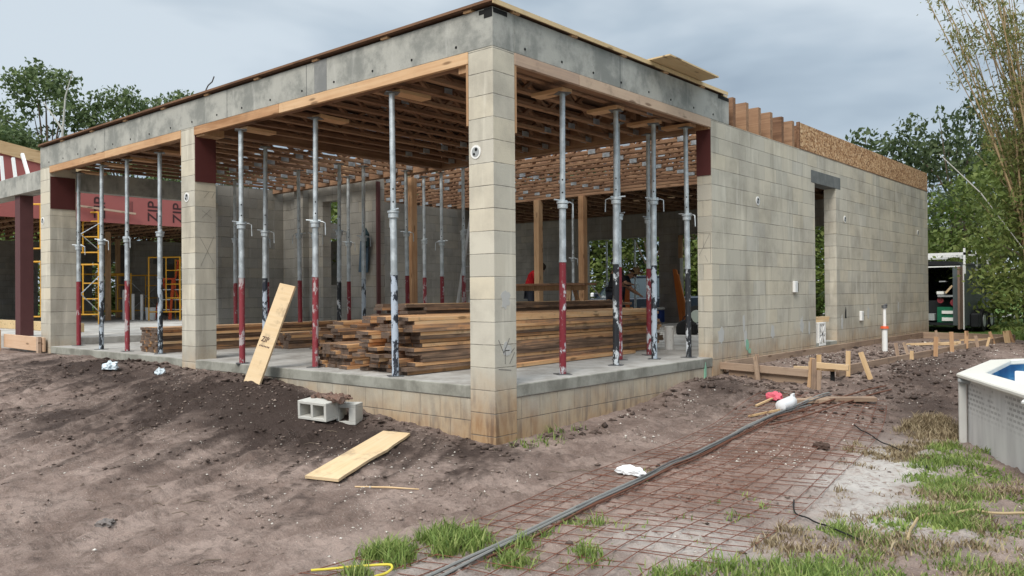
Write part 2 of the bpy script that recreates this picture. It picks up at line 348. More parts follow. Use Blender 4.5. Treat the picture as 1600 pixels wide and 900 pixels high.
# ------------------------------------------------------------------ the ground
def vnoise(x, y, seed):
    xi = np.floor(x).astype(np.int64); yi = np.floor(y).astype(np.int64); fx = x - xi; fy = y - yi
    fx = fx*fx*(3-2*fx); fy = fy*fy*(3-2*fy)
    def h(a, b):
        n = (a * 374761393 + b * 668265263 + seed * 1274126177) & 0x7fffffff
        n = ((n ^ (n >> 13)) * 1274126177) & 0x7fffffff
        return ((n ^ (n >> 16)) & 0xffff) / 65535.0
    return (h(xi, yi)*(1-fx) + h(xi+1, yi)*fx)*(1-fy) + (h(xi, yi+1)*(1-fx) + h(xi+1, yi+1)*fx)*fy
def fbm(x, y, f, seed, o=4, g=.5):
    s = 0; a = 1; t = 0
    for k in range(o):
        s = s + a * (vnoise(x*f + 17*k, y*f - 9*k, seed + k) - .5); t += a; a *= g; f *= 2.03
    return s / t
CP = np.array([(-22,-1,-.15),(-16,-1,-.15),(-10.5,-.3,-.14),(-10,-4,-.3),(-16,-5,-.3),(-6,-.3,-.12),(-8,-1.2,-.16),(-6,-3,-.4),(-3.5,-.2,-.16),(-3.5,-2,-.38),(-2.5,-.2,-.26),(-2.0,-.55,-.34),(-1.1,-.2,-.45),(-.4,-.15,-.49),(.05,-.15,-.53),(.1,1.2,-.48),(.1,2.4,-.41),(.1,3.3,-.29),(.1,4,-.25),(.7,4.1,-.27),(1.4,4,-.3),(1.4,3,-.42),(1,1.5,-.53),(.8,0,-.57),(-.5,-1.7,-.55),(-1.2,-.6,-.47),(2,0,-.6),(2.2,2,-.59),(2.8,3.6,-.6),(2.5,4.6,-.42),(2.1,5.5,-.25),(2.5,6.6,-.2),(1.8,8,-.2),(2.3,9,-.16),(1.7,13,-.2),(3,-1,-.62),(4.8,-5.4,-.65),(0,-4,-.6),(4,1,-.63),(.7,5,-.2),(.7,8,-.19),(.7,12,-.19),(3,14,-.3),(0,18,-.3),(-8,18,-.2),(-12,25,-.3),(8,12,-.4),(8,-8,-.7),(-8,-14,-.7),(30,0,-.6),(30,40,-.4),(-40,40,-.3),(-60,-10,-.2),(-30,-50,-.7),(60,-50,-.7),(60,90,-.4),(-60,90,-.3)], float)
def phi(r): return np.sqrt(r*r + .09)
_A = phi(np.hypot(CP[:, 0:1] - CP[None, :, 0], CP[:, 1:2] - CP[None, :, 1])) + np.eye(len(CP)) * .02
_W = np.linalg.solve(_A, CP[:, 2] + .45)
def ground(x, y):
    x = np.asarray(x, float); y = np.asarray(y, float); z = np.zeros_like(x) - .45
    for k in range(len(CP)): z = z + _W[k] * phi(np.hypot(x - CP[k, 0], y - CP[k, 1]))
    far = np.clip((np.hypot(x, y - 3) - 22) / 30, 0, 1); z = z * (1 - far) + (-.35) * far
    # relief: clods, drag marks running toward the house
    a = math.radians(118.5); u = x*math.cos(a) + y*math.sin(a); v = -x*math.sin(a) + y*math.cos(a)
    near = np.clip(1.6 - np.hypot(x - 0, y + 0) / 14, 0, 1)
    left = np.clip((.6 - x) / 1.5, 0, 1) * np.clip((.5 - y) / .8, 0, 1)
    z = z + near * (.11 * fbm(u*.3, v*2.0, 1.0, 11, 5, .6) * (.3 + left) + .06 * fbm(x, y, 1.3, 21, 5, .55) + .040 * fbm(x, y, 7, 31, 4, .66))
    soft = fbm(x, y, .8, 77, 3)
    z = z + near * np.clip(soft * 3 + .4, 0, 1) * .045 * fbm(x, y, 15, 41, 3, .6)
    def bl(cx, cy, r, h, an=1): return h * np.exp(-(((x-cx)/r)**2 + ((y-cy)/(r*an))**2))
    z = z + bl(-6.6, -.75, .33, .10) + bl(-7.0, -.85, .4, .06) + bl(2.35, 6.6, .5, .10, 1.6) + bl(2.2, 8.6, .5, .07) + bl(.45, 3.55, .35, .08) + bl(-.45, -.32, .25, .04)
    z = z + near * bl(1.9, 5.4, .7, 1, 1.6) * (.10 * fbm(x, y, 5, 51, 4)) + bl(2.55, 5.2, .45, 1, 1.5) * (.16 * fbm(x, y, 4, 53, 4))
    rg = 1 - np.abs(fbm(u*.45, v*2.4, 1.7, 131, 4, .6))*9
    z = z + near * left * .028 * np.clip(rg, 0, 1)**2 * np.clip(fbm(x, y, .6, 137, 3)*4 + .45, 0, 1)
    cl_ = fbm(x, y, 11, 141, 3, .6); z = z + near * .05 * np.clip(cl_*3 - .35, 0, .5) * (.4 + .6*np.clip(left + (x > 1.5), 0, 1))
    # tyre / drag ruts
    for (x0, y0, x1, y1, d) in ((-.2, -3.6, -1.6, -.9, .03), (.25, -3.3, -.6, -1.4, .026), (.6, -2.9, .75, 1.6, .024), (1.05, -3.4, .95, -.4, .02), (-2.2, -3.3, -3.2, -1.2, .03), (-2.7, -3.1, -4.0, -1.0, .03), (-4.5, -2.6, -6.5, -1.0, .035), (.55, .5, .9, 3.6, .03)):
        dx, dy = x1-x0, y1-y0; L = math.hypot(dx, dy); t = np.clip(((x-x0)*dx + (y-y0)*dy)/L/L, 0, 1)
        q = np.hypot(x - x0 - t*dx + .04*fbm(x, y, 2, 61, 2), y - y0 - t*dy); z = z - d*np.exp(-(q/.035)**2) + d*.6*np.exp(-((q-.09)/.04)**2)
    ins = (x < -.12) & (y > .12) & (y < 14.4) & (x > -27); z = np.where(ins, np.minimum(z, -.5), z)
    return z
def gz(x, y): return float(ground(np.array([x]), np.array([y]))[0])

def axis_pts(segs):
    o = []
    for a, b, s in segs: o += list(np.arange(a, b, s))
    o.append(segs[-1][1]); return np.array(o)
xs = axis_pts([(-200, -60, 14), (-60, -24, 3), (-24, -10, .22), (-10, -5, .06), (-5, 4.2, .028), (4.2, 8, .12), (8, 24, 1), (24, 60, 4), (60, 200, 14)])
ys = axis_pts([(-120, -30, 10), (-30, -8, 1.5), (-8, -4.6, .15), (-4.6, 6, .03), (6, 15, .08), (15, 30, .5), (30, 60, 3), (60, 300, 15)])
GX, GY = np.meshgrid(xs, ys); gxf, gyf = GX.ravel(), GY.ravel(); gzf = ground(gxf, gyf)
nx, ny = len(xs), len(ys)
idx = np.arange(nx*ny).reshape(ny, nx)
qf = np.stack([idx[:-1, :-1], idx[:-1, 1:], idx[1:, 1:], idx[1:, :-1]], -1).reshape(-1, 4)
me = bpy.data.meshes.new('dirt_ground'); me.vertices.add(nx*ny); me.vertices.foreach_set('co', np.stack([gxf, gyf, gzf], 1).ravel())
me.loops.add(qf.size); me.loops.foreach_set('vertex_index', qf.ravel()); me.polygons.add(len(qf)); me.polygons.foreach_set('loop_start', np.arange(len(qf))*4); me.polygons.foreach_set('loop_total', np.full(len(qf), 4))
me.polygons.foreach_set('use_smooth', np.ones(len(qf), bool)); me.update()
def blob(x, y, cx, cy, rx, ry, ang=0):
    c, s = math.cos(ang), math.sin(ang); dx, dy = x-cx, y-cy; return np.exp(-(((dx*c+dy*s)/rx)**2 + ((-dx*s+dy*c)/ry)**2))
def soil(x, y):
    n = fbm(x, y, 1.1, 91, 5, .6); n2 = fbm(x, y, 4.5, 95, 4, .6)
    damp = .95*blob(x, y, -2.0, -.75, 1.8, .8) + .8*blob(x, y, -4.5, -.6, 3.0, .8) + .55*blob(x, y, -7, -1, 2.5, .6) + .55*blob(x, y, -3.2, -2.0, 1.6, .8, .4) + .8*blob(x, y, .45, 3.5, .5, .6) + .5*blob(x, y, 2.3, 5.8, .7, 2.5) + .35*blob(x, y, 0, -.4, .8, .35) + .55*blob(x, y, 2.5, 4.0, .35, 1.3) + .5*blob(x, y, .5, 2.6, .45, 1.0)
    a = math.radians(118.5); u = x*math.cos(a) + y*math.sin(a); v = -x*math.sin(a) + y*math.cos(a)
    st = fbm(u*.5, v*3, 1.3, 99, 4)
    damp = damp * (.85 + 1.3*n) + .9*np.clip(st*2.2 - .1, 0, 1)*(y < .3)*np.clip(-x+.5, 0, 1) + .7*np.clip(n2*2.6 - .45, 0, 1)
    sand = .95*blob(x, y, 2.75, 1.7, .4, 1.2) + .5*blob(x, y, 2.45, -1.3, .5, .6) + .45*blob(x, y, 1.7, -2.3, .4, .4) + .5*blob(x, y, 3.3, .3, .5, .6)
    sand = np.clip(sand * (1.1 + 3*n) , 0, 1)
    lawn = np.clip((y - 15.2 + 3*n) / 2.0, 0, 1) * np.clip((x + 30), 0, 1)
    lawn = np.maximum(lawn, np.clip((np.hypot(x, y-3) - 26)/6, 0, 1))
    ridge = 1 - np.abs(fbm(u*.45, v*2.4, 1.7, 131, 4, .6))*9
    damp = damp + .8*np.clip(ridge, 0, 1)**2 * (x < .6) * (y < .3) * np.clip(fbm(x, y, .6, 137, 3)*4 + .45, 0, 1)
    damp = damp + .5*blob(x, y, 1.9, 7.5, .5, 3.5) + .35*blob(x, y, .7, 8.5, .8, 5)
    return np.clip(damp, 0, 1), sand, lawn
dm, sa, lw = soil(gxf, gyf)
ca = me.color_attributes.new('soil', 'FLOAT_COLOR', 'POINT'); ca.data.foreach_set('color', np.stack([dm, sa, lw, .7*np.clip(1.2*blob(gxf, gyf, 1.95, .6, .62, 1.9) + .6*blob(gxf, gyf, 1.7, 2.6, .4, .8), 0, 1)], 1).ravel().astype(np.float32))
g = G('dirt', .95, 0, .12); at_ = g.n('ShaderNodeAttribute'); at_.attribute_name = 'soil'; sp = g.n('ShaderNodeSeparateColor'); g.l(at_.outputs['Color'], sp.inputs[0])
v = g.coord()
n_a = g.noise(v, 2.2, 6, .62); n_b = g.noise(v, 14, 6, .7); n_c = g.noise(v, 70, 4, .7)
c = g.mix(g.mr(n_a, .34, .66), (.175, .126, .106), (.315, .24, .205)); n_d = g.noise(g.coord(rot=(0, 0, R(28)), scale=(.5, 3.2, 1)), 2.6, 5, .65); c = g.mix(g.math('MULTIPLY', g.mr(n_d, .52, .66), .5), c, (.15, .108, .09))
c = g.mix(g.math('MULTIPLY', g.mr(n_b, .48, .66), .6), c, (.12, .088, .073)); c = g.mix(g.math('MULTIPLY', g.mr(n_c, .5, .7), .35), c, (.42, .35, .30))
damp = g.math('MULTIPLY', sp.outputs[0], g.mr(g.math('ADD', n_b, g.math('MULTIPLY', sp.outputs[0], .35)), .45, .75, .35, 1))
c = g.mix(damp, c, (.055, .039, .033))
c = g.mix(g.math('MULTIPLY', sp.outputs[1], g.mr(n_b, .3, .55)), c, (.50, .475, .445)); c = g.mix(g.math('MULTIPLY', at_.outputs['Alpha'], g.mr(n_b, .35, .6, .25, .8)), c, (.20, .115, .085))
spk = g.n('ShaderNodeTexVoronoi'); spk.inputs['Scale'].default_value = 55; g.l(v, spk.inputs['Vector'])
c = g.mix(g.math('MULTIPLY', g.mr(spk.outputs['Distance'], .08, .16, 1, 0), g.mr(g.noise(v, 1.7, 3), .5, .62)), c, (.55, .50, .44))
grass_c = g.ramp(n_a, [(.3, (.045, .085, .02)), (.55, (.09, .15, .035)), (.75, (.14, .17, .06))])
c = g.mix(sp.outputs[2], c, grass_c)
g.col(c); g.bump(g.math('ADD', g.math('MULTIPLY', n_b, 1.0), g.math('MULTIPLY', n_c, .5)), .9, .03)
g.l(g.mr(sp.outputs[0], 0, 1, .97, .8), g.b.inputs['Roughness'])
me.materials.append(g.mat); MT['dirt'] = g.mat
go = bpy.data.objects.new('ground', me); col.objects.link(go); tag(go, 'bare brown building site dirt with drag marks', kind='structure')

MT['drive'] = plain('driveway_concrete', (.5, .47, .43), .9)
mb = MB(); mb.box((-40, 33, -.33), (60, 36.5, -.27)); tag(mb.build('driveway', MT['drive']), 'pale driveway beyond the lawn', kind='structure')

# ------------------------------------------------------------------ the house shell
H = empty('unfinished_house', (0,0,0), 0, 'single storey concrete block house under construction with open shored porch', 'house')
def part(name, mb, mat, parent=H, **k): return mb.build(name, mat, parent, **k)
BZ, BT = 3.033, 3.382
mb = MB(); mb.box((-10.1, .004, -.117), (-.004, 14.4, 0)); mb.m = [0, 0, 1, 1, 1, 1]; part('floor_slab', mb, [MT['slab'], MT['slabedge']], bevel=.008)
mb = MB(); mb.box((-27, .05, -.5), (-10.104, 14.4, .12)); part('raised_floor_slab', mb, MT['slab'], bevel=.008)
mb = MB(); mb.box((-10.3, .016, -.8), (-.3, .216, -.118)); mb.box((-.216, .3, -.8), (-.016, 4.14, -.118)); part('stem_wall', mb, MT['stem'])
# pillars
def pillar(x0, x1, d, name='pillar'):
    m = MB(); m.box((x0, 0, -.85), (x1, d, BZ - .001)); return part(name, m, MT['pillar'], bevel=.004)
P1 = pillar(-.30, 0, .30); P2 = pillar(-5.57, -5.22, .30); P3 = pillar(-10.44, -10.03, .42)
# cast beams
mb = MB(); mb.box((-10.44, 0, BZ), (0, .3, BT)); mb.box((-.3, .3, BZ), (0, 4.66, BT)); BEAM = part('tie_beam', mb, MT['beam'], bevel=.004)
mb = MB(); mb.box((-26, .002, 2.68), (-10.442, .3, 3.01)); part('low_tie_beam', mb, MT['beam'], bevel=.004)
holes = MB()
x = -.45
while x > -10.2:
    zz = BZ + .07; holes.cyl((x, .002, zz), (x, -.004, zz), .013, n=8); x -= .62 + rnd.uniform(-.05, .05)
y = .45
while y < 4.6:
    zz = BZ + .065; holes.cyl((-.002, y, zz), (.004, y, zz), .013, n=8); y += .53 + rnd.uniform(-.04, .04)
o = part('form_tie_hole', holes, MT['dark'], BEAM); o['kind'] = 'stuff'
for xx in (-2.77, -4.42, -7.9):
    m = MB(); m.box((xx, -.002, BZ + .002), (xx + .008, .01, BT - .004)); part('form_seam', m, MT['lintel'], BEAM)
m = MB(); m.box((-.01, 2.05, BZ+.002), (.0025, 2.058, BT-.004)); part('form_seam', m, MT['lintel'], BEAM)
m = MB(); m.box((-.10, -.0025, BT-.09), (-.002, .002, BT-.005)); m.box((-.16, -.002, BT-.05), (-.10, .002, BT-.012)); m.box((-.002, .01, BT-.05), (.0025, .2, BT-.008)); m.box((-.002, 4.35, BT-.05), (.0025, 4.655, BT-.006)); part('black_sealant', m, MT['dark'], BEAM)
m = MB(); m.box((-2.62, -.0022, BZ + .003), (-2.40, .01, BT - .003), jit=0); part('damp_patch', m, concrete('beam_patch', (.2, .205, .2), (.3, .3, .29)), BEAM)
# form lumber still nailed under the beams
def hb(name, a, b, mat, rot=None, parent=H, **k):
    """box whose long axis is its local X, centred on itself"""
    a = Vector(a); b = Vector(b); c = (a+b)/2; s = (b-a)/2
    m = MB(); m.box(-s, s); o = m.build(name, mat, parent, **k); o.location = c
    return o
for a, b in ((-10.03, -7.9), (-7.895, -5.57), (-5.22, -3.3), (-3.295, -.3)): hb('beam_form_board', (a, -.006, 2.922), (b, .035, BZ - .003), MT['pine_x'], bevel=.003)
for a, b in ((.3, 1.3), (1.305, 4.14)): hb('beam_form_board', (-.035, a, 2.922), (.006, b, BZ - .003), MT['pine_y'], bevel=.003)
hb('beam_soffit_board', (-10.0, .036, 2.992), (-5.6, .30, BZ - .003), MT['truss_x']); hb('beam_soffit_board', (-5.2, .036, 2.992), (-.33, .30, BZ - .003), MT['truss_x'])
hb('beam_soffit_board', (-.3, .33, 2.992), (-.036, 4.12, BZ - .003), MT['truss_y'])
for a, b in (((-.327, .0, 2.36), (-.302, .12, 2.92)), ((-.12, .302, 2.30), (0, .327, 2.92)), ((-5.59, .0, 2.7), (-5.572, .2, 2.92)), ((-.45, .03, 2.86), (-.33, .1, 2.92)), ((-5.218, .02, 2.90), (-5.0, .3, 2.99))): hb('beam_form_cleat', a, b, MT['post'])
# maroon plates
m = MB(); m.box((-5.219, .006, 2.32), (-5.207, .296, 2.92)); part('maroon_plate', m, MT['maroon'], P2)
m = MB(); m.box((-10.029, .006, 2.32), (-10.017, .40, 2.86)); part('maroon_plate', m, MT['maroon'], P3)
# east wall
m = MB()
m.box((-.2, 4.1455, -.8), (0, 7.69, 3.029)); m.box((-.2, 7.69, 2.76), (0, 8.66, 3.029)); m.box((-.2, 7.69, -.8), (0, 8.66, -.06)); m.box((-.2, 8.66, -.8), (0, 14.5, 3.029))
WALL = part('side_wall', m, MT['wall'])
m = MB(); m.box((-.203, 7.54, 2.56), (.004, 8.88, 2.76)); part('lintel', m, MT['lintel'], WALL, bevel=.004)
m = MB(); m.box((-.202, 4.134, 2.32), (-.004, 4.144, 2.90)); part('maroon_plate', m, MT['maroon'], WALL)
m = MB(); m.box((-.20, 4.09, 2.90), (-.01, 4.142, 2.99)); part('wood_packer', m, MT['post'], WALL)
# breeze block and orange sill in the side opening
bb = empty('breeze_block', (-.10, 7.98, -.056), 0, 'white patterned breeze block standing in the narrow side wall opening', 'breeze block')
m = MB(); s = .30; t = .035; zc = .19; hh = .38
m.box((-.1, -s/2, 0), (.1, s/2, t)); m.box((-.1, -s/2, hh-t), (.1, s/2, hh)); m.box((-.1, -s/2, t), (.1, -s/2+t, hh-t)); m.box((-.1, s/2-t, t), (.1, s/2, hh-t)); m.build('frame', MT['pvc'], bb, bevel=.004)
m = MB()
for a, b in (((-.12, .04), (.12, .34)), ((-.12, .34), (.12, .04)), ((-.12, .19), (.12, .19)), ((0, .04), (0, .34))): m.bar((.085, a[0], a[1]), (.085, b[0], b[1]), .028, .03, up=(1, 0, 0))
m.build('lattice', MT['pvc'], bb)
m = MB(); m.box((-.6, -.06, 0), (.35, .06, .05)); m.box((-.5, -.05, .05), (.4, .05, .085))
o = m.build('sill_board', MT['fresh_x']); o.location = (-.12, 8.0, .325); o.rotation_euler = (0, 0, R(84)); tag(o, 'orange pine boards laid on top of the breeze block in the side opening', 'board')
# rim of osb on the side wall
m = MB(); m.box((-.014, 7.10, 3.045), (.0, 14.5, 3.44)); RIM = part('osb_rim_board', m, MT['osb']); 
m = MB(); m.box((-.2, 7.06, 3.03), (.004, 14.51, 3.044)); part('sill_plate', m, MT['truss_y'], RIM)
m = MB(); m.box((-.05, 7.08, 3.03), (-.0, 7.11, 3.45)); part('end_batten', m, MT['truss_y'], RIM)

DX0, DX1 = 3.4, 1.3
# inner walls
IW = MT['wallin_shaded']
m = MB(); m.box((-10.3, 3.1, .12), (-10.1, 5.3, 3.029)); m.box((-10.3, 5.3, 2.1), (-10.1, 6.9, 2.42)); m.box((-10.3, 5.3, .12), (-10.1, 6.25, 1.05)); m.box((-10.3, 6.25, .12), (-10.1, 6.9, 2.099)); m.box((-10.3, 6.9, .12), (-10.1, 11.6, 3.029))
part('inner_wall', m, MT['wallin_shaded'])
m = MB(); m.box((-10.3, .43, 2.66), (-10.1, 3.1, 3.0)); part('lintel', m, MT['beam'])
m = MB(); m.box((-10.1, 4.6, 0), (-8.73, 4.8, 3.02)); m.box((-8.73, 4.6, 2.7), (-8.21, 4.8, 3.02)); m.box((-8.21, 4.6, 0), (-7.08, 4.8, 3.02)); part('inner_wall', m, MT['wallin_shaded'])
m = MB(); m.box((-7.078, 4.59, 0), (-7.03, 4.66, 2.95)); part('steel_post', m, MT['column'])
m = MB(); m.box((-9.5, 4.46, 0), (-9.2, 4.598, 3.0)); part('wall_pier', m, MT['wallin_shaded'])
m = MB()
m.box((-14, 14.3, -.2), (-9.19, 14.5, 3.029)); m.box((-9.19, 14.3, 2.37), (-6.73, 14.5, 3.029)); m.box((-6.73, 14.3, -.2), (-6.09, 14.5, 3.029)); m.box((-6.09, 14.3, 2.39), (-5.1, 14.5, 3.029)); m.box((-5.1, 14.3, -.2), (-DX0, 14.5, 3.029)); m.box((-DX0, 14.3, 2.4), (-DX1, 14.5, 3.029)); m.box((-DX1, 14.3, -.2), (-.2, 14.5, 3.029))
part('back_wall', m, MT['wallin_shaded'])
m = MB(); m.box((-6.09, 14.22, 1.75), (-5.98, 14.298, 2.36)); part('wood_packer', m, MT['post'])
m = MB(); m.box((-14, 14.47, 3.03), (-.02, 14.495, 3.435)); part('rim_board', m, MT['truss_x'])
# posts and headers of timber
def beamx(name, x0, x1, y, z0, z1, t=.09): return hb(name, (x0, y-t/2, z0), (x1, y+t/2, z1), MT['truss_x'])
def beamy(name, y0, y1, x, z0, z1, t=.09): return hb(name, (x-t/2, y0, z0), (x+t/2, y1, z1), MT['truss_y'])
beamx('girder', -5.06, -.21, 4.40, 2.95, 3.37, .12); beamy('girder', .31, 4.33, -5.11, 2.95, 3.37, .10); beamx('header', -10.09, -5.07, 4.40, 2.95, 3.09, .12)
beamx('girder', -10.0, -.21, 9.80, 3.035, 3.42, .10)
for x_ in (-7.71, -9.4, -6.3): hb('short_post', (x_-.06, 4.35, 3.091), (x_+.06, 4.45, 3.38), MT['post'])
hb('timber_post', (-6.77, 5.08, 0), (-6.63, 5.22, 3.03), MT['post']); hb('timber_post', (-7.40, 9.68, 0), (-7.25, 9.83, 3.03), MT['post']); hb('timber_post', (-6.10, 9.68, 0), (-5.96, 9.83, 3.03), MT['post'])
# roof trusses
def truss_mb(L, Hh, dens=.62, chord=(.085, .038), endw=.09, plates=True, seed=1):
    r_ = random.Random(seed); m = MB(); w_, c_ = chord
    m.box((0, -w_/2, 0), (L, w_/2, c_)); m.box((0, -w_/2, Hh-c_), (L, w_/2, Hh))
    m.box((0, -w_/2, c_), (endw, w_/2, Hh-c_)); m.box((L-endw, -w_/2, c_), (L, w_/2, Hh-c_))
    n = max(2, round(L / dens)); st = (L - 2*endw) / n; zz0, zz1 = c_ - .006, Hh - c_ + .006
    for i in range(n):
        x0 = endw + i*st; up = i % 2 == 0
        m.bar((x0+.02, 0, zz0 if up else zz1), (x0+st-.02, 0, zz1 if up else zz0), .036, .07, 0, up=(0, 1, 0.001)) if False else m.bar((x0+.02, 0, zz0 if up else zz1), (x0+st-.02, 0, zz1 if up else zz0), .05, .036)
        if plates and r_.random() < .55:
            for side in (-1, 1):
                zc = Hh - c_*.7 if up else c_*.75; xc = x0 + st + r_.uniform(-.05, .05)
                m.box((xc-.07, side*(w_/2), zc-.035), (xc+.07, side*(w_/2+.0018), zc+.035), 1)
    return m
def place_trusses(name, L, Hh, spots, alongy, mat, **k):
    first = None
    for i, (x_, y_, z_) in enumerate(spots):
        if first is None:
            o = truss_mb(L, Hh, **k).build(name, [mat, MT['plate']], H); first = o
        else:
            o = first.copy(); col.objects.link(o); o.parent = H
        o.location = (x_, y_, z_); o.rotation_euler = (0, 0, R(90) if alongy else (math.pi if True else 0))
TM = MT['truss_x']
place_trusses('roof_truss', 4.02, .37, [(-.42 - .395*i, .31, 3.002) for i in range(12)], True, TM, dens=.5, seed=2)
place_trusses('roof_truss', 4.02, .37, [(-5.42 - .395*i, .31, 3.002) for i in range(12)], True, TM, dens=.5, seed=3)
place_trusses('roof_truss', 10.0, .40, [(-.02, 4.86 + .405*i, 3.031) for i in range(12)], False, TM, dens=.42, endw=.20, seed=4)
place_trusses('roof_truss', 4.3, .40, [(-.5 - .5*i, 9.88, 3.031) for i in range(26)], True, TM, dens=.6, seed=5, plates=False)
# intermediate bridging battens seen from below in the open middle bay
for i in range(3): beamy('bridging_batten', 4.8, 9.7, -2.4 - 2.5*i, 3.435, 3.47, .09)
# decks
DK = MT['ply_shaded']
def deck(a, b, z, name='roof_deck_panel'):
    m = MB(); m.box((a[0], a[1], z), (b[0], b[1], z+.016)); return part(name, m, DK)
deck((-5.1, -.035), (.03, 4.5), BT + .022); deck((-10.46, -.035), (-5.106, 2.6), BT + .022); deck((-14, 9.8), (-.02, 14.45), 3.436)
m = MB()
for i in range(9):
    x_ = -.3 - i*1.15; m.box((x_-.04, -.02, BT+.001), (x_+.06, .1, BT+.0205))
for i in range(5):
    y_ = .3 + i*.9; m.box((-.1, y_-.04, BT+.001), (.02, y_+.06, BT+.0205))
o = part('deck_shim', m, MT['pine_x']); o['kind'] = 'stuff'
hb('deck_edge_strip', (-10.4, -.050, BT+.028), (.034, -.0355, BT+.052), MT['truss_x']); hb('deck_edge_strip', (.0305, -.035, BT+.012), (.044, 4.55, BT+.054), MT['ply'])
hb('deck_edge_strip', (-.5, 4.5, BT+.001), (.0, 4.62, BT+.022), MT['ply'])
m = MB(); m.box((-.95, -.62, -.008), (.28, .62, .008)); o = m.build('plywood_sheet', MT['ply']); o.location = (0, 3.22, 3.452); o.rotation_euler = (R(0), R(-1.5), R(1.5)); tag(o, 'loose plywood sheet overhanging the roof edge above the side beam', 'plywood')
# tiny wire stubs on the roof
for nm, pts, lab in (('conduit_stub', [(-.16, .1, 3.44), (-.2, .1, 3.475), (-.3, .1, 3.5), (-.42, .1, 3.485), (-.52, .1, 3.44)], 'short grey flexible conduit curling over the roof corner'),
                     ('conduit_stub', [(-5.17, .12, 3.43), (-5.16, .12, 3.5), (-5.08, .12, 3.57), (-4.98, .12, 3.6), (-4.93, .12, 3.66)], 'short grey conduit standing up from the roof edge above the middle pillar')):
    m = MB(); m.tube(pts, .009, 6); tag(m.build(nm, MT['dsteel'], smooth=True), lab, 'conduit')
# electrical boxes
def round_box(p, axis, parent, r=.062):
    p = Vector(p); d = Vector((0, -1, 0)) if axis == 'y' else Vector((1, 0, 0))
    m = MB(); m.cyl(p, p + d*.006, r, n=20); o = m.build('outlet_box', MT['pvc'], parent)
    m = MB(); m.cyl(p + d*.0062, p + d*.0085, r*.72, n=16); m.build('box_opening', MT['greyp'], o)
    m = MB(); e_ = Vector((0, 0, 1)); t_ = d.cross(e_)
    m.cyl(p + d*.009 + e_*r*.35 - t_*.01, p + d*.012 + e_*r*.35 - t_*.01, r*.25, n=8); m.cyl(p + d*.009 - e_*r*.3 + t_*.015, p + d*.012 - e_*r*.3 + t_*.015, r*.2, n=8); m.build('knockout', MT['dark'], o)
for p, par in (((-.21, 0, 2.11), P1), ((-5.42, 0, 2.13), P2), ((-10.34, 0, 2.13), P3)): round_box(p, 'y', par)
for p in ((0, 5.53, 2.1), (0, 9.09, 2.07), (0, 13.69, 2.07)): round_box(p, 'x', WALL)
for y_, z_ in ((6.80, .90), (9.86, .38)):
    m = MB(); m.box((0.0, y_-.055, z_-.085), (.045, y_+.055, z_+.085)); o = m.build('switch_box', MT['whitep'], WALL, bevel=.006)
    m = MB(); m.box((.0, y_+.056, z_-.07), (.04, y_+.085, z_+.06)); m.build('box_side', MT['dark'], o)
m = MB(); m.prism([(9.05, .36), (9.12, .36), (9.12, .5), (9.09, .56), (9.05, .45)], -.001, .003, axis='x'); m.build('wall_chip', MT['dark'], WALL)
# pencil marks
def marks(segs, plane, off, parent, w_=.0035):
    m = MB()
    for (a, b), (c, d) in segs:
        f = (lambda u, z: (u, off, z)) if plane == 'y' else (lambda u, z: (off, u, z))
        m.bar(f(a, b), f(c, d), w_, .001, up=(0, -1, 0) if plane == 'y' else (1, 0, 0)) if plane == 'y' else m.bar(f(a, b), f(c, d), w_, .001, up=(1, 0, 0))
    m.build('pencil_mark', MT['pencil'], parent)
marks([((.07, 1.6), (.27, 1.25)), ((.27, 1.62), (.08, 1.22)), ((.1, 1.85), (.22, 1.97)), ((.1, 1.95), (.24, 1.86)), ((.13, 2.12), (.2, 2.2)), ((.24, 2.12), (.28, 2.2))], 'x', -5.2185, P2)
marks([((-.18, 1.58), (-.02, 1.58)), ((-.02, 1.58), (-.02, 1.2)), ((-.18, 1.3), (-.03, 1.57)), ((-.1, 1.3), (-.06, 1.22))], 'y', 4.1435, WALL)
marks([((.05, .42), (.12, .3)), ((.12, .3), (.2, .43)), ((.14, .2), (.14, .32)), ((.14, .32), (.2, .32)), ((.2, .2), (.27, .3)), ((.05, .16), (.22, .14)), ((.22, .3), (.27, .34))], 'x', .0015, P1, .007)
pt = plain('mortar_smear', (.46, .455, .43), .9, var=.1)
def smear(cy, cz, ry, rz, seed, parent, plane='x', off=.002):
    r_ = random.Random(seed); n = 16; pl = []
    for k in range(n):
        t = 2*math.pi*k/n; q = r_.uniform(.65, 1.15); pl.append((cy + ry*q*math.cos(t), cz + rz*q*math.sin(t)))
    m = MB(); m.prism(pl, off-.003, off, axis=plane); m.build('mortar_smear', pt, parent)
smear(.15, .78, .07, .09, 1, P1); smear(.16, .33, .06, .07, 2, P1); smear(4.38, .28, .10, .11, 3, WALL)
for i, (cy, cz) in enumerate(((5.05, .40), (5.1, .2), (7.1, .32), (7.4, .25), (8.9, .3), (10.3, .42), (11.3, .4), (12.2, .5), (6.0, .25))): smear(cy, cz, .035 + .02*(i % 3), .13, 20+i, WALL)
gm = plain('green_marking_paint', (.22, .42, .30), .9)
for i, (cy, cz, ry, rz) in enumerate(((5.15, .12, .05, .08), (5.22, .02, .05, .04))):
    m = MB(); r_ = random.Random(i); m.prism([(cy + ry*r_.uniform(.6, 1.2)*math.cos(t*.5), cz + rz*r_.uniform(.6, 1.2)*math.sin(t*.5)) for t in range(12)], .0022, .0045, axis='x'); m.build('green_paint_mark', gm, WALL)
m = MB(); r_ = random.Random(4); m.prism([(3.95 + .03*r_.uniform(.6, 1.2)*math.cos(t*.5), -.16 + .11*r_.uniform(.6, 1.2)*math.sin(t*.5)) for t in range(12)], -.017, -.0015, axis='x'); m.build('green_paint_mark', gm, WALL)

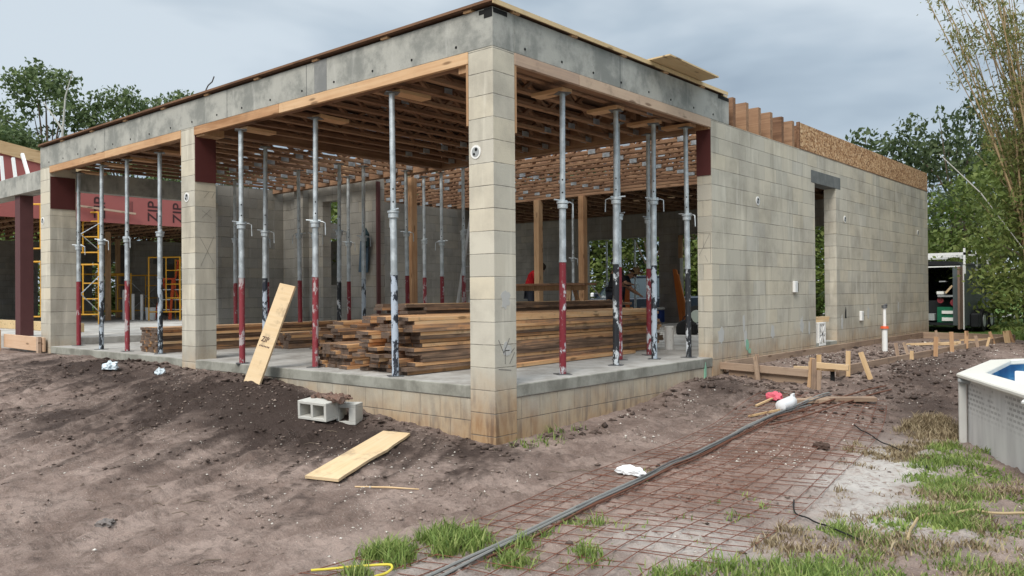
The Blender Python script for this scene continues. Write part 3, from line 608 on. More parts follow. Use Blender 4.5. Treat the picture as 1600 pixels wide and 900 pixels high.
# ---- west wing
m = MB(); m.box((-11.83, .06, -.1), (-11.58, .28, 2.679)); part('steel_column', m, MT['column'])
m = MB(); m.prism([(.5, 2.75), (9, 2.75), (9, 3.5), (4.2, 3.5), (2.6, 4.05), (.5, 4.42)], -17.03, -17.0, axis='x'); ZIPW = part('sheathing_band', m, MT['zip'])
m = MB(); m.prism([(.4, 4.425), (2.6, 4.05), (4.2, 3.5), (4.2, 3.78), (2.7, 4.34), (.4, 4.72)], -17.02, -16.96, axis='x'); part('rim_joist', m, wood('rim_joist_wood', FRESH, 1, dirt=.1), ZIPW)
def word(txt, size, loc, rot, parent, mat, name='printed_word', ext=.002):
    cu = bpy.data.curves.new(name, 'FONT'); cu.body = txt; cu.size = size; cu.extrude = ext; cu.offset = size*.012
    ob = bpy.data.objects.new('tmp', cu); col.objects.link(ob); dg = bpy.context.evaluated_depsgraph_get(); dg.update()
    me2 = bpy.data.meshes.new_from_object(ob.evaluated_get(dg)); bpy.data.objects.remove(ob)
    o2 = bpy.data.objects.new(name, me2); me2.materials.clear(); me2.materials.append(mat); col.objects.link(o2); o2.parent = parent; o2.location = loc; o2.rotation_euler = rot; return o2
# lettering runs up the panel: local x -> +z, facing +x
zr = Matrix(((0, 0, 1), (0, 0, 0), (1, 0, 0)))
ex = Matrix(((0, 0, 1), (0, 0, 0), (0, 0, 0)))
rotm = Matrix((Vector((0, 0, 1)), Vector((0, -1, 0)), Vector((1, 0, 0)))).transposed()   # columns: x->Z, y->-Y, z->X
for yy in (3.85, 5.25, 5.95): word('ZIP', .40, (-16.998, yy, 2.84), rotm.to_euler(), ZIPW, MT['ink'])
m = MB()
for k in range(5): m.box((-17.0, 4.42 + k*.035, 3.0 + .02*(k % 2)), (-16.996, 4.43 + k*.035, 3.35))
part('fine_print', m, MT['ink'], ZIPW)
m = MB(); m.bar((-16.9, 3.1, 3.13), (-16.9, 4.6, 3.02), .05, .05); part('batten', m, MT['pine_y'], ZIPW)
m = MB()
m.box((-26.2, .3, .1), (-26, 5.4, 2.74)); m.box((-26.2, 6.2, .1), (-26, 7.2, 2.74)); m.box((-26.2, 8.2, .1), (-26, 14.4, 2.74)); m.box((-26.2, 5.4, 2.1), (-26, 6.2, 2.74)); m.box((-26.2, 7.2, 2.1), (-26, 8.2, 2.74)); part('far_wall', m, MT['wallin_shaded'])
m = MB(); m.box((-26, 14.2, .1), (-14, 14.4, 2.9)); part('far_wall', m, MT['wallin_shaded'])
m = MB(); m.box((-23.4, 7.3, .12), (-23.2, 8.3, 2.735)); m.box((-23.4, 8.3, 2.1), (-23.2, 9.2, 2.735)); m.box((-23.4, 9.2, .12), (-23.2, 10.2, 2.735)); part('wing_pier', m, MT['wallin_shaded'])
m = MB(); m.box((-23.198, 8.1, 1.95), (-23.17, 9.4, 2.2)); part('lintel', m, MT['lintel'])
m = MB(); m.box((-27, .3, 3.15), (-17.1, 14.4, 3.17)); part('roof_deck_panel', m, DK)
place_trusses('wing_truss', 8.8, .40, [(-17.1, .8 + .6*i, 2.745) for i in range(16)], False, TM, dens=.55, seed=6, plates=False)
for x_, y_ in ((-22.0, 3.55), (-20, 5.2), (-23, 6.8)): hb('timber_post', (x_-.06, y_-.06, .12), (x_+.06, y_+.06, 2.74), MT['post'])
hb('sole_plank', (-22, 3.6, .14), (-13.5, 3.75, .26), MT['ply']) if False else None
# pale studs leaning on the low beam
for i, ((x0, z0), (x1, z1)) in enumerate((((-12.80, 3.012), (-12.92, 3.52)), ((-12.15, 3.012), (-12.29, 3.42)), ((-11.5, 3.012), (-11.82, 3.44)))):
    m = MB(); m.bar((0, 0, 0), (x1-x0, 0, z1-z0+.02), .05, .05, up=(0, 1, 0)); o = m.build('pale_stud', MT['whitep']); o.location = (x0, .13 + .05, z0+.01)
    tag(o, ('leftmost', 'middle', 'rightmost')[i] + ' of three pale studs leaning on the low beam at far left', 'stud', 'pale studs on the low beam')

# ------------------------------------------------------------------ steel shoring props
def make_prop(x, y, paint, zc, zp, top, label, name='shoring_prop', z0=0.0, lean=(0, 0), thin=1.0, hang=0.0, base=True):
    t = empty(name, (x, y, z0), hang, label, 'steel prop', 'adjustable steel props shoring the porch beams')
    t.rotation_euler = (lean[0], lean[1], hang)
    ro, ri = .036*thin, .029*thin
    if base:
        m = MB(); m.box((-.075, -.075, .001), (.075, .075, .008)); m.build('base_plate', MT['dsteel'], t)
    pm, gm_ = MT[paint], MT['galv']
    m = MB(); m.cyl((0, 0, .008), (0, 0, zp), ro, n=14); m.build('painted_tube', pm, t, smooth=True)
    m = MB(); m.cyl((0, 0, zp), (0, 0, zc), ro*.985, n=14); m.cyl((0, 0, zp-.012), (0, 0, zp+.012), ro*1.12, n=14); m.build('outer_tube', gm_, t, smooth=True)
    m = MB(); m.cyl((0, 0, zc-.05), (0, 0, zc-.005), ro*1.5, n=14); m.cyl((0, 0, zc+.0), (0, 0, zc+.02), ro*1.75, n=14); c_ = m.build('collar', gm_, t, smooth=True)
    m = MB(); m.tube([(ro*1.3, 0, zc+.012), (ro*2.2, 0, zc+.016), (ro*3.3, .01, zc+.0), (ro*3.4, .012, zc-.14)], .0065, 6); m.build('handle', gm_, c_, smooth=True)
    m = MB(); m.tube([(-ro*2.9, -.03, zc+.035), (-ro*1.2, -.01, zc+.03), (0, 0, zc+.03), (ro*1.6, .02, zc+.03)], .008, 6); m.build('locking_pin', gm_, c_, smooth=True)
    m = MB(); m.cyl((0, 0, zc), (0, 0, top-.008), ri, n=14)
    it = m.build('inner_tube', gm_, t, smooth=True)
    m = MB()
    ca_ = math.atan2(-5.385-y, 4.825-x) - hang
    for k in range(2):
        zz = zc + .11 + .13*k; d = Vector((math.cos(ca_), math.sin(ca_), 0)); m.cyl(d*ri*.9 + Vector((0,0,zz)), d*(ri*1.02) + Vector((0,0,zz)), .0085*thin, n=8)
    for k in range(2): 
        mm = MB(); zz = zc + .11 + .13*k; mm.cyl(d*ri*.9 + Vector((0,0,zz)), d*(ri*1.03) + Vector((0,0,zz)), .009*thin, n=8); mm.build('pin_hole', MT['dark'], it)
    m = MB(); m.box((-.07, -.07, top-.008), (.07, .07, top)); m.build('head_plate', MT['dsteel'], t)
    return t
PR = [ # x, y, paint, collar z, paint z, top z, label
 (-9.82, .37, 'red', 1.68, 1.10, 2.94, 'leftmost steel prop with a red foot, right beside the far left pillar'),
 (-8.45, .17, 'bpeel', 1.70, 1.08, 2.90, 'second steel prop from the left, black foot, front row'),
 (-7.64, .21, 'rpeel', 1.70, 1.08, 2.90, 'third steel prop from the left, scuffed red foot, front row'),
 (-6.68, .25, 'bpeel', 1.74, 1.10, 2.90, 'steel prop with a scuffed black foot just left of the middle pillar'),
 (-4.20, .06, 'rpeel', 1.70, 1.06, 2.86, 'red footed steel prop on the slab edge just right of the middle pillar'),
 (-5.15, .98, 'white', 1.70, 1.08, 2.89, 'steel prop with a grey blue peeling foot behind the leaning board'),
 (-3.02, .28, 'rpeel', 1.66, 1.05, 2.87, 'steel prop whose dark red foot stands directly behind the leaning board'),
 (-1.49, .15, 'white', 1.66, 1.04, 2.88, 'steel prop with peeling white and black foot in front of the big lumber stack'),
 (-.24, 1.31, 'red', 1.75, 1.16, 2.88, 'bright red footed steel prop nearest the right of the corner pillar'),
 (-.37, 2.49, 'black', 1.90, 1.17, 2.92, 'steel prop with a black foot, second on the right side of the porch'),
 (-.48, 3.52, 'bpeel', 1.98, 1.18, 2.94, 'steel prop with a black and white peeling foot, third on the right side'),
 (-.25, 3.98, 'black', 1.80, 1.14, 2.93, 'last black footed steel prop against the side wall end'),
 (-.86, 4.03, 'red', 1.80, 1.16, 2.93, 'dark red footed steel prop half hidden behind the third right side prop'),
 (-.75, 3.15, 'red', 1.78, 1.16, 2.93, 'dark red footed steel prop half hidden behind the second right side prop'),
 (-8.79, 2.70, 'rpeel', 1.85, 1.07, 2.94, 'thin looking prop partly hidden behind the first prop right of the middle pillar'),
 (-7.47, 2.52, 'red', 1.78, 1.07, 2.94, 'red footed prop in the back row in front of the window column'),
 (-6.88, 2.77, 'red', 1.84, 1.09, 2.94, 'red footed prop in the back row left of the prop pair'),
 (-5.68, 2.19, 'rpeel', 1.75, 1.08, 2.92, 'red footed prop standing in front of a dark one in the back row'),
 (-5.86, 2.79, 'black', 1.84, 1.12, 2.94, 'dark footed prop in the back row in front of the wall opening'),
 (-5.73, 3.19, 'bpeel', 1.76, 1.10, 2.94, 'black footed prop in the back row right of the hanging blue bag'),
 (-6.95, 3.85, 'red', 1.75, 1.08, 2.95, 'red footed prop just beside the hanging blue bag'),
 (-5.62, 4.06, 'red', 1.87, 1.16, 2.94, 'red footed prop at the back left of the reddish timber post'),
 (-6.30, 5.10, 'rpeel', 1.82, 1.15, 3.02, 'scuffed dark footed prop at the back right of the reddish timber post'),
 (-5.75, 5.01, 'red', 1.76, 1.16, 3.02, 'clean red footed prop in front of the far sunlit block wall'),
 (-5.03, 4.83, 'rpeel', 1.90, 1.16, 3.02, 'red footed prop close to the left side of the corner pillar'),
]
for i, (x_, y_, p_, zc, zp, top, lab) in enumerate(PR):
    make_prop(x_, y_, p_, zc, zp, top, lab, lean=(R(rnd.uniform(-.5, .5)), R(rnd.uniform(-.5, .5))), hang=R(rnd.choice([-10, 25, 60, 150, 200])))
make_prop(-6.56, 10.1, 'galv', 1.62, 1.1, 3.03, 'plain galvanised prop between the two timber posts at the back')
make_prop(-8.75, 14.75, 'galv', 1.3, .9, 2.6, 'left plain galvanised prop standing outside the wide back opening', z0=-.25)
make_prop(-7.78, 14.75, 'galv', 1.3, .9, 2.6, 'right plain galvanised prop standing outside the wide back opening', z0=-.25)
# wood blocks on the prop heads under the beams
def wblock(x, y, alongy, z, lab, L=.42, W=.16):
    m = MB(); m.box((-L/2, -W/2, 0), (L/2, W/2, .04)); o = m.build('head_block', MT['fresh_x'] if False else MT['pine_x'], bevel=.003); o.location = (x, y, z); o.rotation_euler = (0, 0, R(90 if alongy else 0) + rnd.uniform(-.05, .05)); tag(o, lab, 'wood block', 'wood blocks on the prop heads')
wl = ['under the beam beside the far left pillar', 'on the second prop from the left', 'on the third prop from the left', 'on the prop just left of the middle pillar', 'on the first prop right of the middle pillar', None, 'on the prop behind the leaning board', 'on the prop before the big lumber stack', 'on the first prop right of the corner pillar', 'on the second prop of the right side', 'on the third prop of the right side', 'on the last prop beside the side wall']
for i, (x_, y_, p_, zc, zp, top, lab) in enumerate(PR[:12]):
    if wl[i]: wblock(x_ + (-.12 if i in (8, 9, 10, 11) else 0), y_ + (.24 if i < 8 else 0), i < 8, top + .001, 'pine block ' + wl[i])

# ------------------------------------------------------------------ lumber stacks
BM = [MT['old'], MT['oldend']]
ORD = ['first', 'second', 'third', 'fourth', 'fifth', 'sixth', 'seventh', 'eighth', 'ninth', 'tenth', 'eleventh', 'twelfth', 'thirteenth', 'fourteenth', 'fifteenth', 'sixteenth', 'seventeenth', 'eighteenth', 'nineteenth']
def board_mesh(L, W, T, seed):
    r_ = random.Random(seed); m = MB(); n = 5; bow = r_.uniform(-.006, .006)
    vs = []
    for k in range(n):
        x = -L/2 + L*k/(n-1); b = bow*(1 - (2*k/(n-1)-1)**2); tw = r_.uniform(-.0025, .0025)
        vs += [(x, -W/2 + tw, b), (x, W/2 + tw, b), (x, W/2 + tw, T + b), (x, -W/2 + tw, T + b)]
    for k in range(n-1):
        a = 4*k; m_ = [(a, a+1, a+5, a+4), (a+1, a+2, a+6, a+5), (a+2, a+3, a+7, a+6), (a+3, a, a+4, a+7)]
        if k == 0: m.add(vs, m_, 0)
        else: m.f += m_; m.m += [0]*4
    m.f += [(3, 2, 1, 0), (4*n-4, 4*n-3, 4*n-2, 4*n-1)]; m.m += [1, 1]
    return m
def stack(cx, y0, L, cols, rows, z0, grp, lab, W=.14, T=.036, gap=.004, seed=0, ang=90, ragged=.12, taper=0, drop=0.0, lens=None):
    r_ = random.Random(seed); meshes = []
    z = z0
    for r in range(rows):
        nc = cols - int(taper*r/rows + .001)
        off = r_.uniform(-.025, .025)
        for c_ in range(nc):
            if r_.random() < drop and r > rows - 4: continue
            k = r_.randrange(5)
            LL = L if lens is None else r_.choice(lens)
            key = (k, LL)
            src = next((q for q in meshes if q[0] == key), None)
            if src is None:
                o = board_mesh(LL, W*(.96 + .02*k), T, seed*10+k).build('weathered_board', BM); meshes.append((key, o))
            else: o = src[1].copy(); col.objects.link(o)
            xx = cx + (c_ - (cols-1)/2)*(W+gap) + off + r_.uniform(-.006, .006)
            yy = y0 + LL/2 + r_.uniform(0, ragged)
            o.location = (xx, yy, z + .0005); o.rotation_euler = (0, r_.uniform(-.0012, .0012), R(ang) + r_.uniform(-.007, .007))
            lay = 'top layer' if r == rows-1 else 'bottom layer' if r == 0 else ORD[rows-1-r] + ' layer down'
            pos = 'right edge' if c_ == nc-1 else 'left edge' if c_ == 0 else ORD[nc-1-c_] + ' from right'
            tag(o, lay + ' ' + pos + ' ' + lab, 'board', grp)
        z += T + .0026 + (r_.random() < .12)*.004
    return z
stack(-1.84, .20, 4.85, 6, 15, .004, 'boards of the big lumber stack', 'board in the big stack behind the corner pillar', W=.142, seed=1, ragged=.28, taper=1, drop=.2)
stack(-2.78, .30, 4.2, 4, 7, .004, 'boards of the low stack', 'board in the low stack left of the big one', W=.142, seed=2, ragged=.10)
stack(-3.35, .62, 4.6, 4, 13, .004, 'boards of the ragged back stack', 'board in the ragged stack behind the low one', W=.142, seed=3, ragged=.34, drop=.35)
stack(-2.62, 1.05, 4.6, 5, 18, .004, 'boards of the tallest stack', 'board in the tallest lumber stack', W=.142, seed=4, ragged=.4, taper=2)
stack(-7.10, .28, 4.7, 4, 9, .004, 'boards of the left stack', 'board in the long stack behind the middle pillar', W=.142, T=.038, seed=5, ragged=.05)
stack(-6.2, 1.9, 3.2, 3, 6, .004, 'boards of the small left stack', 'board in the small stack behind the leaning board', W=.142, T=.038, seed=6, ragged=.1)
for i, (y_, x_, a_) in enumerate(((.9, -1.18, 2.5), (.75, -1.30, 4))):
    o = board_mesh(3.2 - .5*i, .14, .036, 70+i).build('weathered_board', BM); o.location = (x_, 1.7+y_, .004 + .04*i); o.rotation_euler = (0, 0, R(90+a_)); tag(o, ('single orange brown board lying on the slab beside the big stack', 'single board lying on top of another beside the big stack')[i], 'board')

# ------------------------------------------------------------------ sawhorse bench, ladders, scaffolds
sh = empty('sawhorse', (-5.4, 7.3, 0), R(0), 'long brown timber sawhorse bench behind the lumber stack', 'sawhorse')
m = MB(); m.box((-1.5, -.07, .88), (1.15, .07, .98)); m.build('top_rail', MT['post'], sh); m = MB(); m.box((-1.6, -.2, .982), (1.3, .2, 1.02)); m.build('bench_board', MT['truss_x'], sh)
for sx in (-.95, .85):
    for sy in (-1, 1):
        m = MB(); m.bar((sx, sy*.06, .97), (sx - .12*(1 if sx < 0 else -1), sy*.38, .0), .09, .04); m.build('leg', MT['post'], sh)
    m = MB(); m.bar((sx - .04, -.2, .5), (sx - .04, .2, .5), .03, .09); m.build('brace', MT['post'], sh)
def ladder(name, base, H_, W0, W1, lean, rot, mat, lab, rails=2, rung=.3, step=False, rmat=None):
    t = empty(name, base, rot, lab, 'ladder')
    for s_ in (-1, 1):
        m = MB(); m.bar((s_*W0/2, 0, 0), (s_*W1/2, lean, H_), .03, .075, up=(0, 1, 0)); m.build('rail', mat, t)
    k = 0; z = rung
    while z < H_ - .05:
        f = z/H_; w2 = (W0 + (W1-W0)*f)/2
        m = MB(); m.box((-w2, lean*f-.03, z-.012), (w2, lean*f+.03, z+.012)); m.build('rung', rmat or MT['alu'], t); z += rung
    if step:
        for s_ in (-1, 1):
            m = MB(); m.bar((s_*W0/2, lean*2+.15, 0), (s_*W1/2, lean+.04, H_-.1), .025, .05, up=(0, 1, 0)); m.build('rear_rail', mat, t)
        m = MB(); m.box((-W1/2-.03, lean-.08, H_), (W1/2+.03, lean+.14, H_+.05)); m.build('top_cap', mat, t)
    return t
ladder('step_ladder', (-18.75, 6.75, .12), 1.75, .62, .34, .35, R(41), MT['orange'], 'tall orange step ladder standing behind the yellow scaffold', step=True)
ladder('step_ladder', (-19.0, 6.35, .12), 1.2, .52, .3, .3, R(30), MT['orange'], 'smaller orange ladder at the foot of the yellow scaffold', step=True)
ladder('extension_ladder', (-9.4, 9.2, .0), 3.35, .42, .42, -.75, R(90), MT['alu'], 'aluminium ladder leaning on the far block wall beside the corner pillar')
def scaffold(name, base, rot, W, Hh, lab, D=1.9, brace=True):
    t = empty(name, base, rot, lab, 'scaffold')
    ys_ = (0, D)
    for yy in ys_:
        f = MB()
        for xx in (-W/2, W/2): f.cyl((xx, yy, 0), (xx, yy, Hh), .022, n=8)
        f.cyl((-W/2, yy, Hh-.02), (W/2, yy, Hh-.02), .022, n=8); f.cyl((-W/2, yy, .25), (W/2, yy, .25), .018, n=8)
        f.build('frame', MT['yellow'], t, smooth=True)
        f = MB()
        f.cyl((W/2-.4, yy, .25), (W/2-.4, yy, Hh-.02), .018, n=8)
        n_ = int(Hh/.4)
        for k in range(1, n_): f.cyl((W/2-.4, yy, .25+k*.4), (W/2, yy, .25+k*.4), .015, n=8)
        f.build('ladder_rungs', MT['yellow'], t, smooth=True)
    if brace:
        for a, b in ((.3, Hh-.3), (Hh-.3, .3)):
            m = MB(); m.cyl((W/2+.03, 0, a), (W/2+.03, D, b), .012, n=6); m.build('cross_brace', MT['galv'], t)
    return t
scaffold('scaffold_frame', (-18.2, 6.02, .12), R(41), .9, 1.85, 'yellow scaffold frame in front of the orange ladders')
scaffold('scaffold_frame', (-15.9, 1.95, .12), R(41), .75, 1.55, 'lower yellow scaffold lift seen between steel column and far left pillar')
scaffold('scaffold_frame', (-15.9, 1.95, 1.71), R(41), .75, 1.3, 'upper yellow scaffold lift seen between steel column and far left pillar')
scaffold('scaffold_frame', (-20.6, 5.15, .12), R(41), 2.0, 1.4, 'low yellow scaffold against the dark far wall')
for i, (x_, y_, h_) in enumerate(((-19.9, 5.62, .9), (-19.7, 5.8, .78), (-19.5, 5.97, .76))):
    m = MB(); m.cyl((0, 0, 0), (0, 0, h_), .045, n=10); o = m.build('pipe_stub', MT['pvc'], smooth=True); o.location = (x_, y_, .12); tag(o, ('leftmost and tallest', 'middle', 'rightmost')[i] + ' of three white pipe stubs in the west wing', 'pipe', 'white pipe stubs in the west wing')
def bucket(loc, h_, r_, lab, mat, cat='bucket', lid=True):
    t = empty('bucket', loc, 0, lab, cat); m = MB(); m.cyl((0, 0, 0), (0, 0, h_), r_*.9, r_, n=20); m.build('body', mat, t, smooth=True)
    m = MB(); m.cyl((0, 0, h_), (0, 0, h_+.02), r_*1.05, n=20); m.build('lid', mat, t, smooth=True)
    m = MB(); m.cyl((0, 0, h_*.86), (0, 0, h_*.89), r_*1.04, n=20); m.build('rim', mat, t, smooth=True); return t
bucket((-19.3, 6.14, .12), .35, .15, 'white bucket beside the pipe stubs in the west wing', MT['whitep'])
bucket((-1.17, 5.1, 0), .32, .068, 'white paper tube bucket with smudges on the slab near the side wall', peel('stained_bucket', (.82, .81, .78), (.35, .3, .25), .58, .66, 7))
hb_ = lambda name, a, b, mat, lab, cat='board', rz=0: tag(hb(name, a, b, mat, parent=None), lab, cat)
hb_('loose_beam', (-19.0, 1.2, .125), (-12.3, 1.45, .30), MT['ply'], 'long pale timber lying on the west wing slab behind the steel column', 'timber')

# hanging blue tool bag, leaning sheet, cooler, boxes at the back
bag = empty('hanging_bag', (-7.35, 4.52, 1.25), 0, 'blue grey raincoat shaped bag hanging on the inner wall between props', 'bag')
bm_ = plain('blue_fabric', (.07, .11, .15), .8, var=.4, scale=12); dk_ = plain('teal_dark_fabric', (.015, .035, .04), .8)
m = MB(); m.tube([(0, 0, .78), (.02, 0, .6), (0, 0, .3), (-.02, .0, 0)], [.05, .11, .12, .13], 10); o = m.build('body', bm_, bag, smooth=True); o.scale = (1, .45, 1)
m = MB(); m.tube([(.08, -.06, .8), (.17, -.08, .7), (.17, -.08, .5), (.08, -.07, .45)], [.05, .06, .055, .03], 8); m.build('hood', dk_, bag, smooth=True)
hb('loose_sheet', (0, 0, 0), (.01, .01, .01), MT['osb']) if False else None
m = MB(); m.box((-.35, -.008, 0), (.35, .008, .75)); o = m.build('osb_offcut', MT['osb']); o.location = (-8.55, 9.6, 0.0); o.rotation_euler = (R(-14), R(0), R(60)); o.location.z = .02; tag(o, 'small orange sheathing offcut leaning near the far block wall', 'board')
co = empty('cooler', (-6.62, 13.75, 0), R(6), 'blue cooler with a white lid by the back wall', 'cooler')
cb = plain('cooler_blue', (.012, .045, .22), .35, var=.1)
m = MB(); m.box((-.28, -.17, .02), (.28, .17, .36)); m.build('body', cb, co, bevel=.02); m = MB(); m.box((-.29, -.18, .362), (.29, .18, .43)); m.build('lid', MT['whitep'], co, bevel=.02)
m = MB(); m.tube([(-.29, -.1, .26), (-.32, -.1, .26), (-.32, .1, .26), (-.29, .1, .26)], .01, 6); m.build('handle', MT['whitep'], co)
ob = empty('tool_bag', (-3.0, 9.0, 0), R(20), 'black tool bag on the slab left of the last prop', 'bag'); m = MB(); m.prism([(-.2, 0), (.2, 0), (.18, .2), (.05, .3), (-.1, .29), (-.2, .18)], -.15, .15); m.build('body', MT['dark'], ob, bevel=.03)
m = MB(); m.tube([(-.1, 0, .27), (-.05, 0, .36), (.06, 0, .36), (.1, 0, .27)], .012, 6); m.build('handle', MT['dark'], ob)
for i in range(4):
    m = MB(); m.box((-.035, -.02, 0), (.035, .02, 1.45 - .12*(i % 2))); o = m.build('orange_plank', wood('orange_plank_wood_%d' % i, [(.2, (.5, .13, .03)), (.5, (.66, .2, .05)), (.85, (.7, .33, .13))], 2, dirt=.15)); o.location = (-5.98 + .075*i, 14.15, .02); o.rotation_euler = (R(-3), R(-9 - 2*i), R(5))
    tag(o, ('leftmost orange', 'second orange', 'third, shorter orange', 'rightmost orange')[i] + ' plank leaning in the narrow back doorway', 'plank', 'orange planks leaning in the back doorway')
cr_ = empty('orange_cart', (-7.35, 13.2, 0.25), R(-35), 'orange shelf rack standing before the wide back opening', 'rack'); om = plain('orange_rack_paint', (.62, .17, .05), .5)
for z_ in (0, .35, .68):
    m = MB(); m.box((-.33, -.2, z_), (.33, .2, z_+.03)); m.build('shelf', om, cr_)
for sx in (-.33, .31):
    m = MB(); m.box((sx, -.2, 0), (sx+.02, .2, .70)); m.build('side_panel', om, cr_)
for i in range(4):
    m = MB(); m.cyl((-.25+.15*i, 0, .7), (-.25+.15*i, 0, .80), .03, n=8); m.build('bottle', (MT['orange'], MT['dark'], MT['pvc'], MT['yellow'])[i], cr_)
m = MB(); m.box((-.35, -.22, -.25), (.35, .22, -.002)); m.build('stand', MT['dark'], cr_)
m = MB(); m.bar((0, 0, 0), (-.42, -.1, .0), .05, .03); o = m.build('white_stick', MT['whitep']); o.location = (-7.75, 12.9, .62); o.rotation_euler = (0, R(50), R(40)); o.location = (-7.62, 12.8, .70); tag(o, 'white stick leaning against the orange rack', 'stick')
bx = empty('red_jerrycan', (-6.9, 6.9, .45), 0, 'red can with white label left of the sawhorse leg', 'can'); m = MB(); m.box((-.09, -.07, 0), (.09, .07, .17)); m.build('body', MT['red'], bx, bevel=.015); m = MB(); m.box((-.07, -.072, -.06), (.07, .06, -.001)); m.build('base', MT['whitep'], bx)
m = MB(); m.box((-.3, -.2, -.45), (.3, .2, -.062)); m.build('crate', MT['post'], bx)

# ------------------------------------------------------------------ loose boards in front
o_ = empty('leaning_board', (0, 0, 0), 0, 'pale sheathing board with black print leaning on the slab edge', 'board')
a0 = Vector((-3.40, -.36, gz(-3.4, -.36) - .03)); top_ = Vector((-3.40, .10, .93))
m = MB(); d = (top_ - a0); L_ = d.length; m.box((-.128, -.012, 0), (.128, .012, L_)); o = m.build('board', MT['plyfresh'], o_)
pts = {'a': a0}
xd = Vector((1, 0, 0)); 
# lean sideways as well: foot to the left, head to the right
foot = Vector((-3.40, -.31, gz(-3.4, -.31) - .05)); head = Vector((-3.27, .09, .95)); zz_ = (head - foot).normalized(); xx_ = (Vector((1, .1, -.25))).normalized(); yy_ = zz_.cross(xx_).normalized(); xx_ = yy_.cross(zz_).normalized()
mw = Matrix((xx_, yy_, zz_)).transposed().to_4x4(); mw.translation = foot; o_.matrix_world = mw; o_.scale = (1, 1, 1)
me_ = o.data; Lb = (head - foot).length
for v_ in me_.vertices:
    if v_.co.z > .1: v_.co.z = Lb
word('ZIP', .085, (-.09, -.0125, Lb*.42), Euler((R(90), 0, 0)), o_, MT['ink'], 'stamp'); word('7/16 OSB', .04, (-.09, -.0125, Lb*.37), Euler((R(90), 0, 0)), o_, MT['ink'], 'stamp') if False else None
m = MB()
for k in range(7): m.box((-.09 + .025*k, -.0135, Lb*.37), (-.075 + .025*k, -.0122, Lb*.385))
m.build('stamp', MT['ink'], o_)
# board lying in the dirt
pA, pB = Vector((-.20, -1.71, 0)), Vector((-.80, -.44, 0)); cA = (pA + pB)/2; hz = [gz(p.x, p.y) for p in (pA, pB)]
m = MB(); L2 = (pB - pA).length/2; rr = random.Random(3); n = 10
lo_ = [(-L2 + 2*L2*k/n, -.135 + rr.uniform(-.008, .008) - (0 if k not in (6, 7) else .012)) for k in range(n+1)]; up_ = [(L2 - 2*L2*k/n, .135) for k in range(n+1)]
m.prism(lo_ + up_, -.011, .011, axis='z'); o = m.build('loose_board', MT['plyfresh']); tag(o, 'pale plywood strip lying flat in the dirt in front of the corner', 'board')
zax = Vector((.04, .02, 1)).normalized(); xax = (pB - pA); xax.z = hz[1] - hz[0]; xax.normalize(); yax = zax.cross(xax).normalized(); zax = xax.cross(yax)
mw = Matrix((xax, yax, zax)).transposed().to_4x4(); mw.translation = (cA.x, cA.y, (hz[0]+hz[1])/2 + .014); o.matrix_world = mw
# thin stick
m = MB(); m.tube([(0, 0, 0), (.22, .13, .004), (.42, .24, .0)], [.006, .008, .004], 5); o = m.build('wood_stick', MT['fresh_x']); o.location = (.08, -1.62, gz(.1, -1.6)+.01); tag(o, 'thin splinter of wood beside the flat plywood strip', 'stick')

# cinder blocks
cm = plain('cinder_block_grey', (.50, .49, .45), .9, var=.18, scale=7, bump=.4)
def cinder(loc, rot, lab, sc_=1.0):
    t = empty('concrete_block', loc, 0, lab, 'concrete block'); t.rotation_euler = rot
    L, W, Hh, th = .40, .20, .20, .032; m = MB()
    # holes run along local y (face looks at us)
    m.box((-L/2, -Hh/2, 0), (L/2, Hh/2, th)); m.box((-L/2, -Hh/2, W-th), (L/2, Hh/2, W))
    for xx in (-L/2, -th/2, L/2-th): m.box((xx, -Hh/2, th), (xx+th, Hh/2, W-th))
    m.build('block_body', cm, t, bevel=.004); t.scale = (.9, .9, .9)
    return t
cinder((-1.83, -.55, gz(-1.85, -.55)-.012), (R(4), R(2), R(12)), 'hollow grey concrete block lying on its side in the dirt, nearest the slab corner')
t2 = empty('concrete_block', (-1.66, -.30, gz(-1.66, -.30)-.03), R(30), 'half buried pale concrete block just right of the hollow one', 'concrete block')
m = MB(); m.box((-.10, -.1, 0), (.10, .1, .035)); m.box((-.10, -.1, .165), (.10, .1, .2)); m.box((.03, -.1, .035), (.1, .1, .165)); m.box((-.1, -.1, .035), (-.07, .1, .165)); m.build('block_body', cm, t2, bevel=.004)
cl_ = MB(); rr = random.Random(9)
for k in range(26): cl_.cyl((rr.uniform(-.3, .32), rr.uniform(-.1, .12), 0), (rr.uniform(-.3, .3), rr.uniform(-.1, .1), rr.uniform(.01, .03)), rr.uniform(.02, .045), .01, 6)
o = cl_.build('dirt_crumbs', MT['dirt']); o.location = (-1.76, -.44, gz(-1.85, -.55)+.189); tag(o, 'dark dirt lying on top of the hollow concrete blocks', kind='stuff')

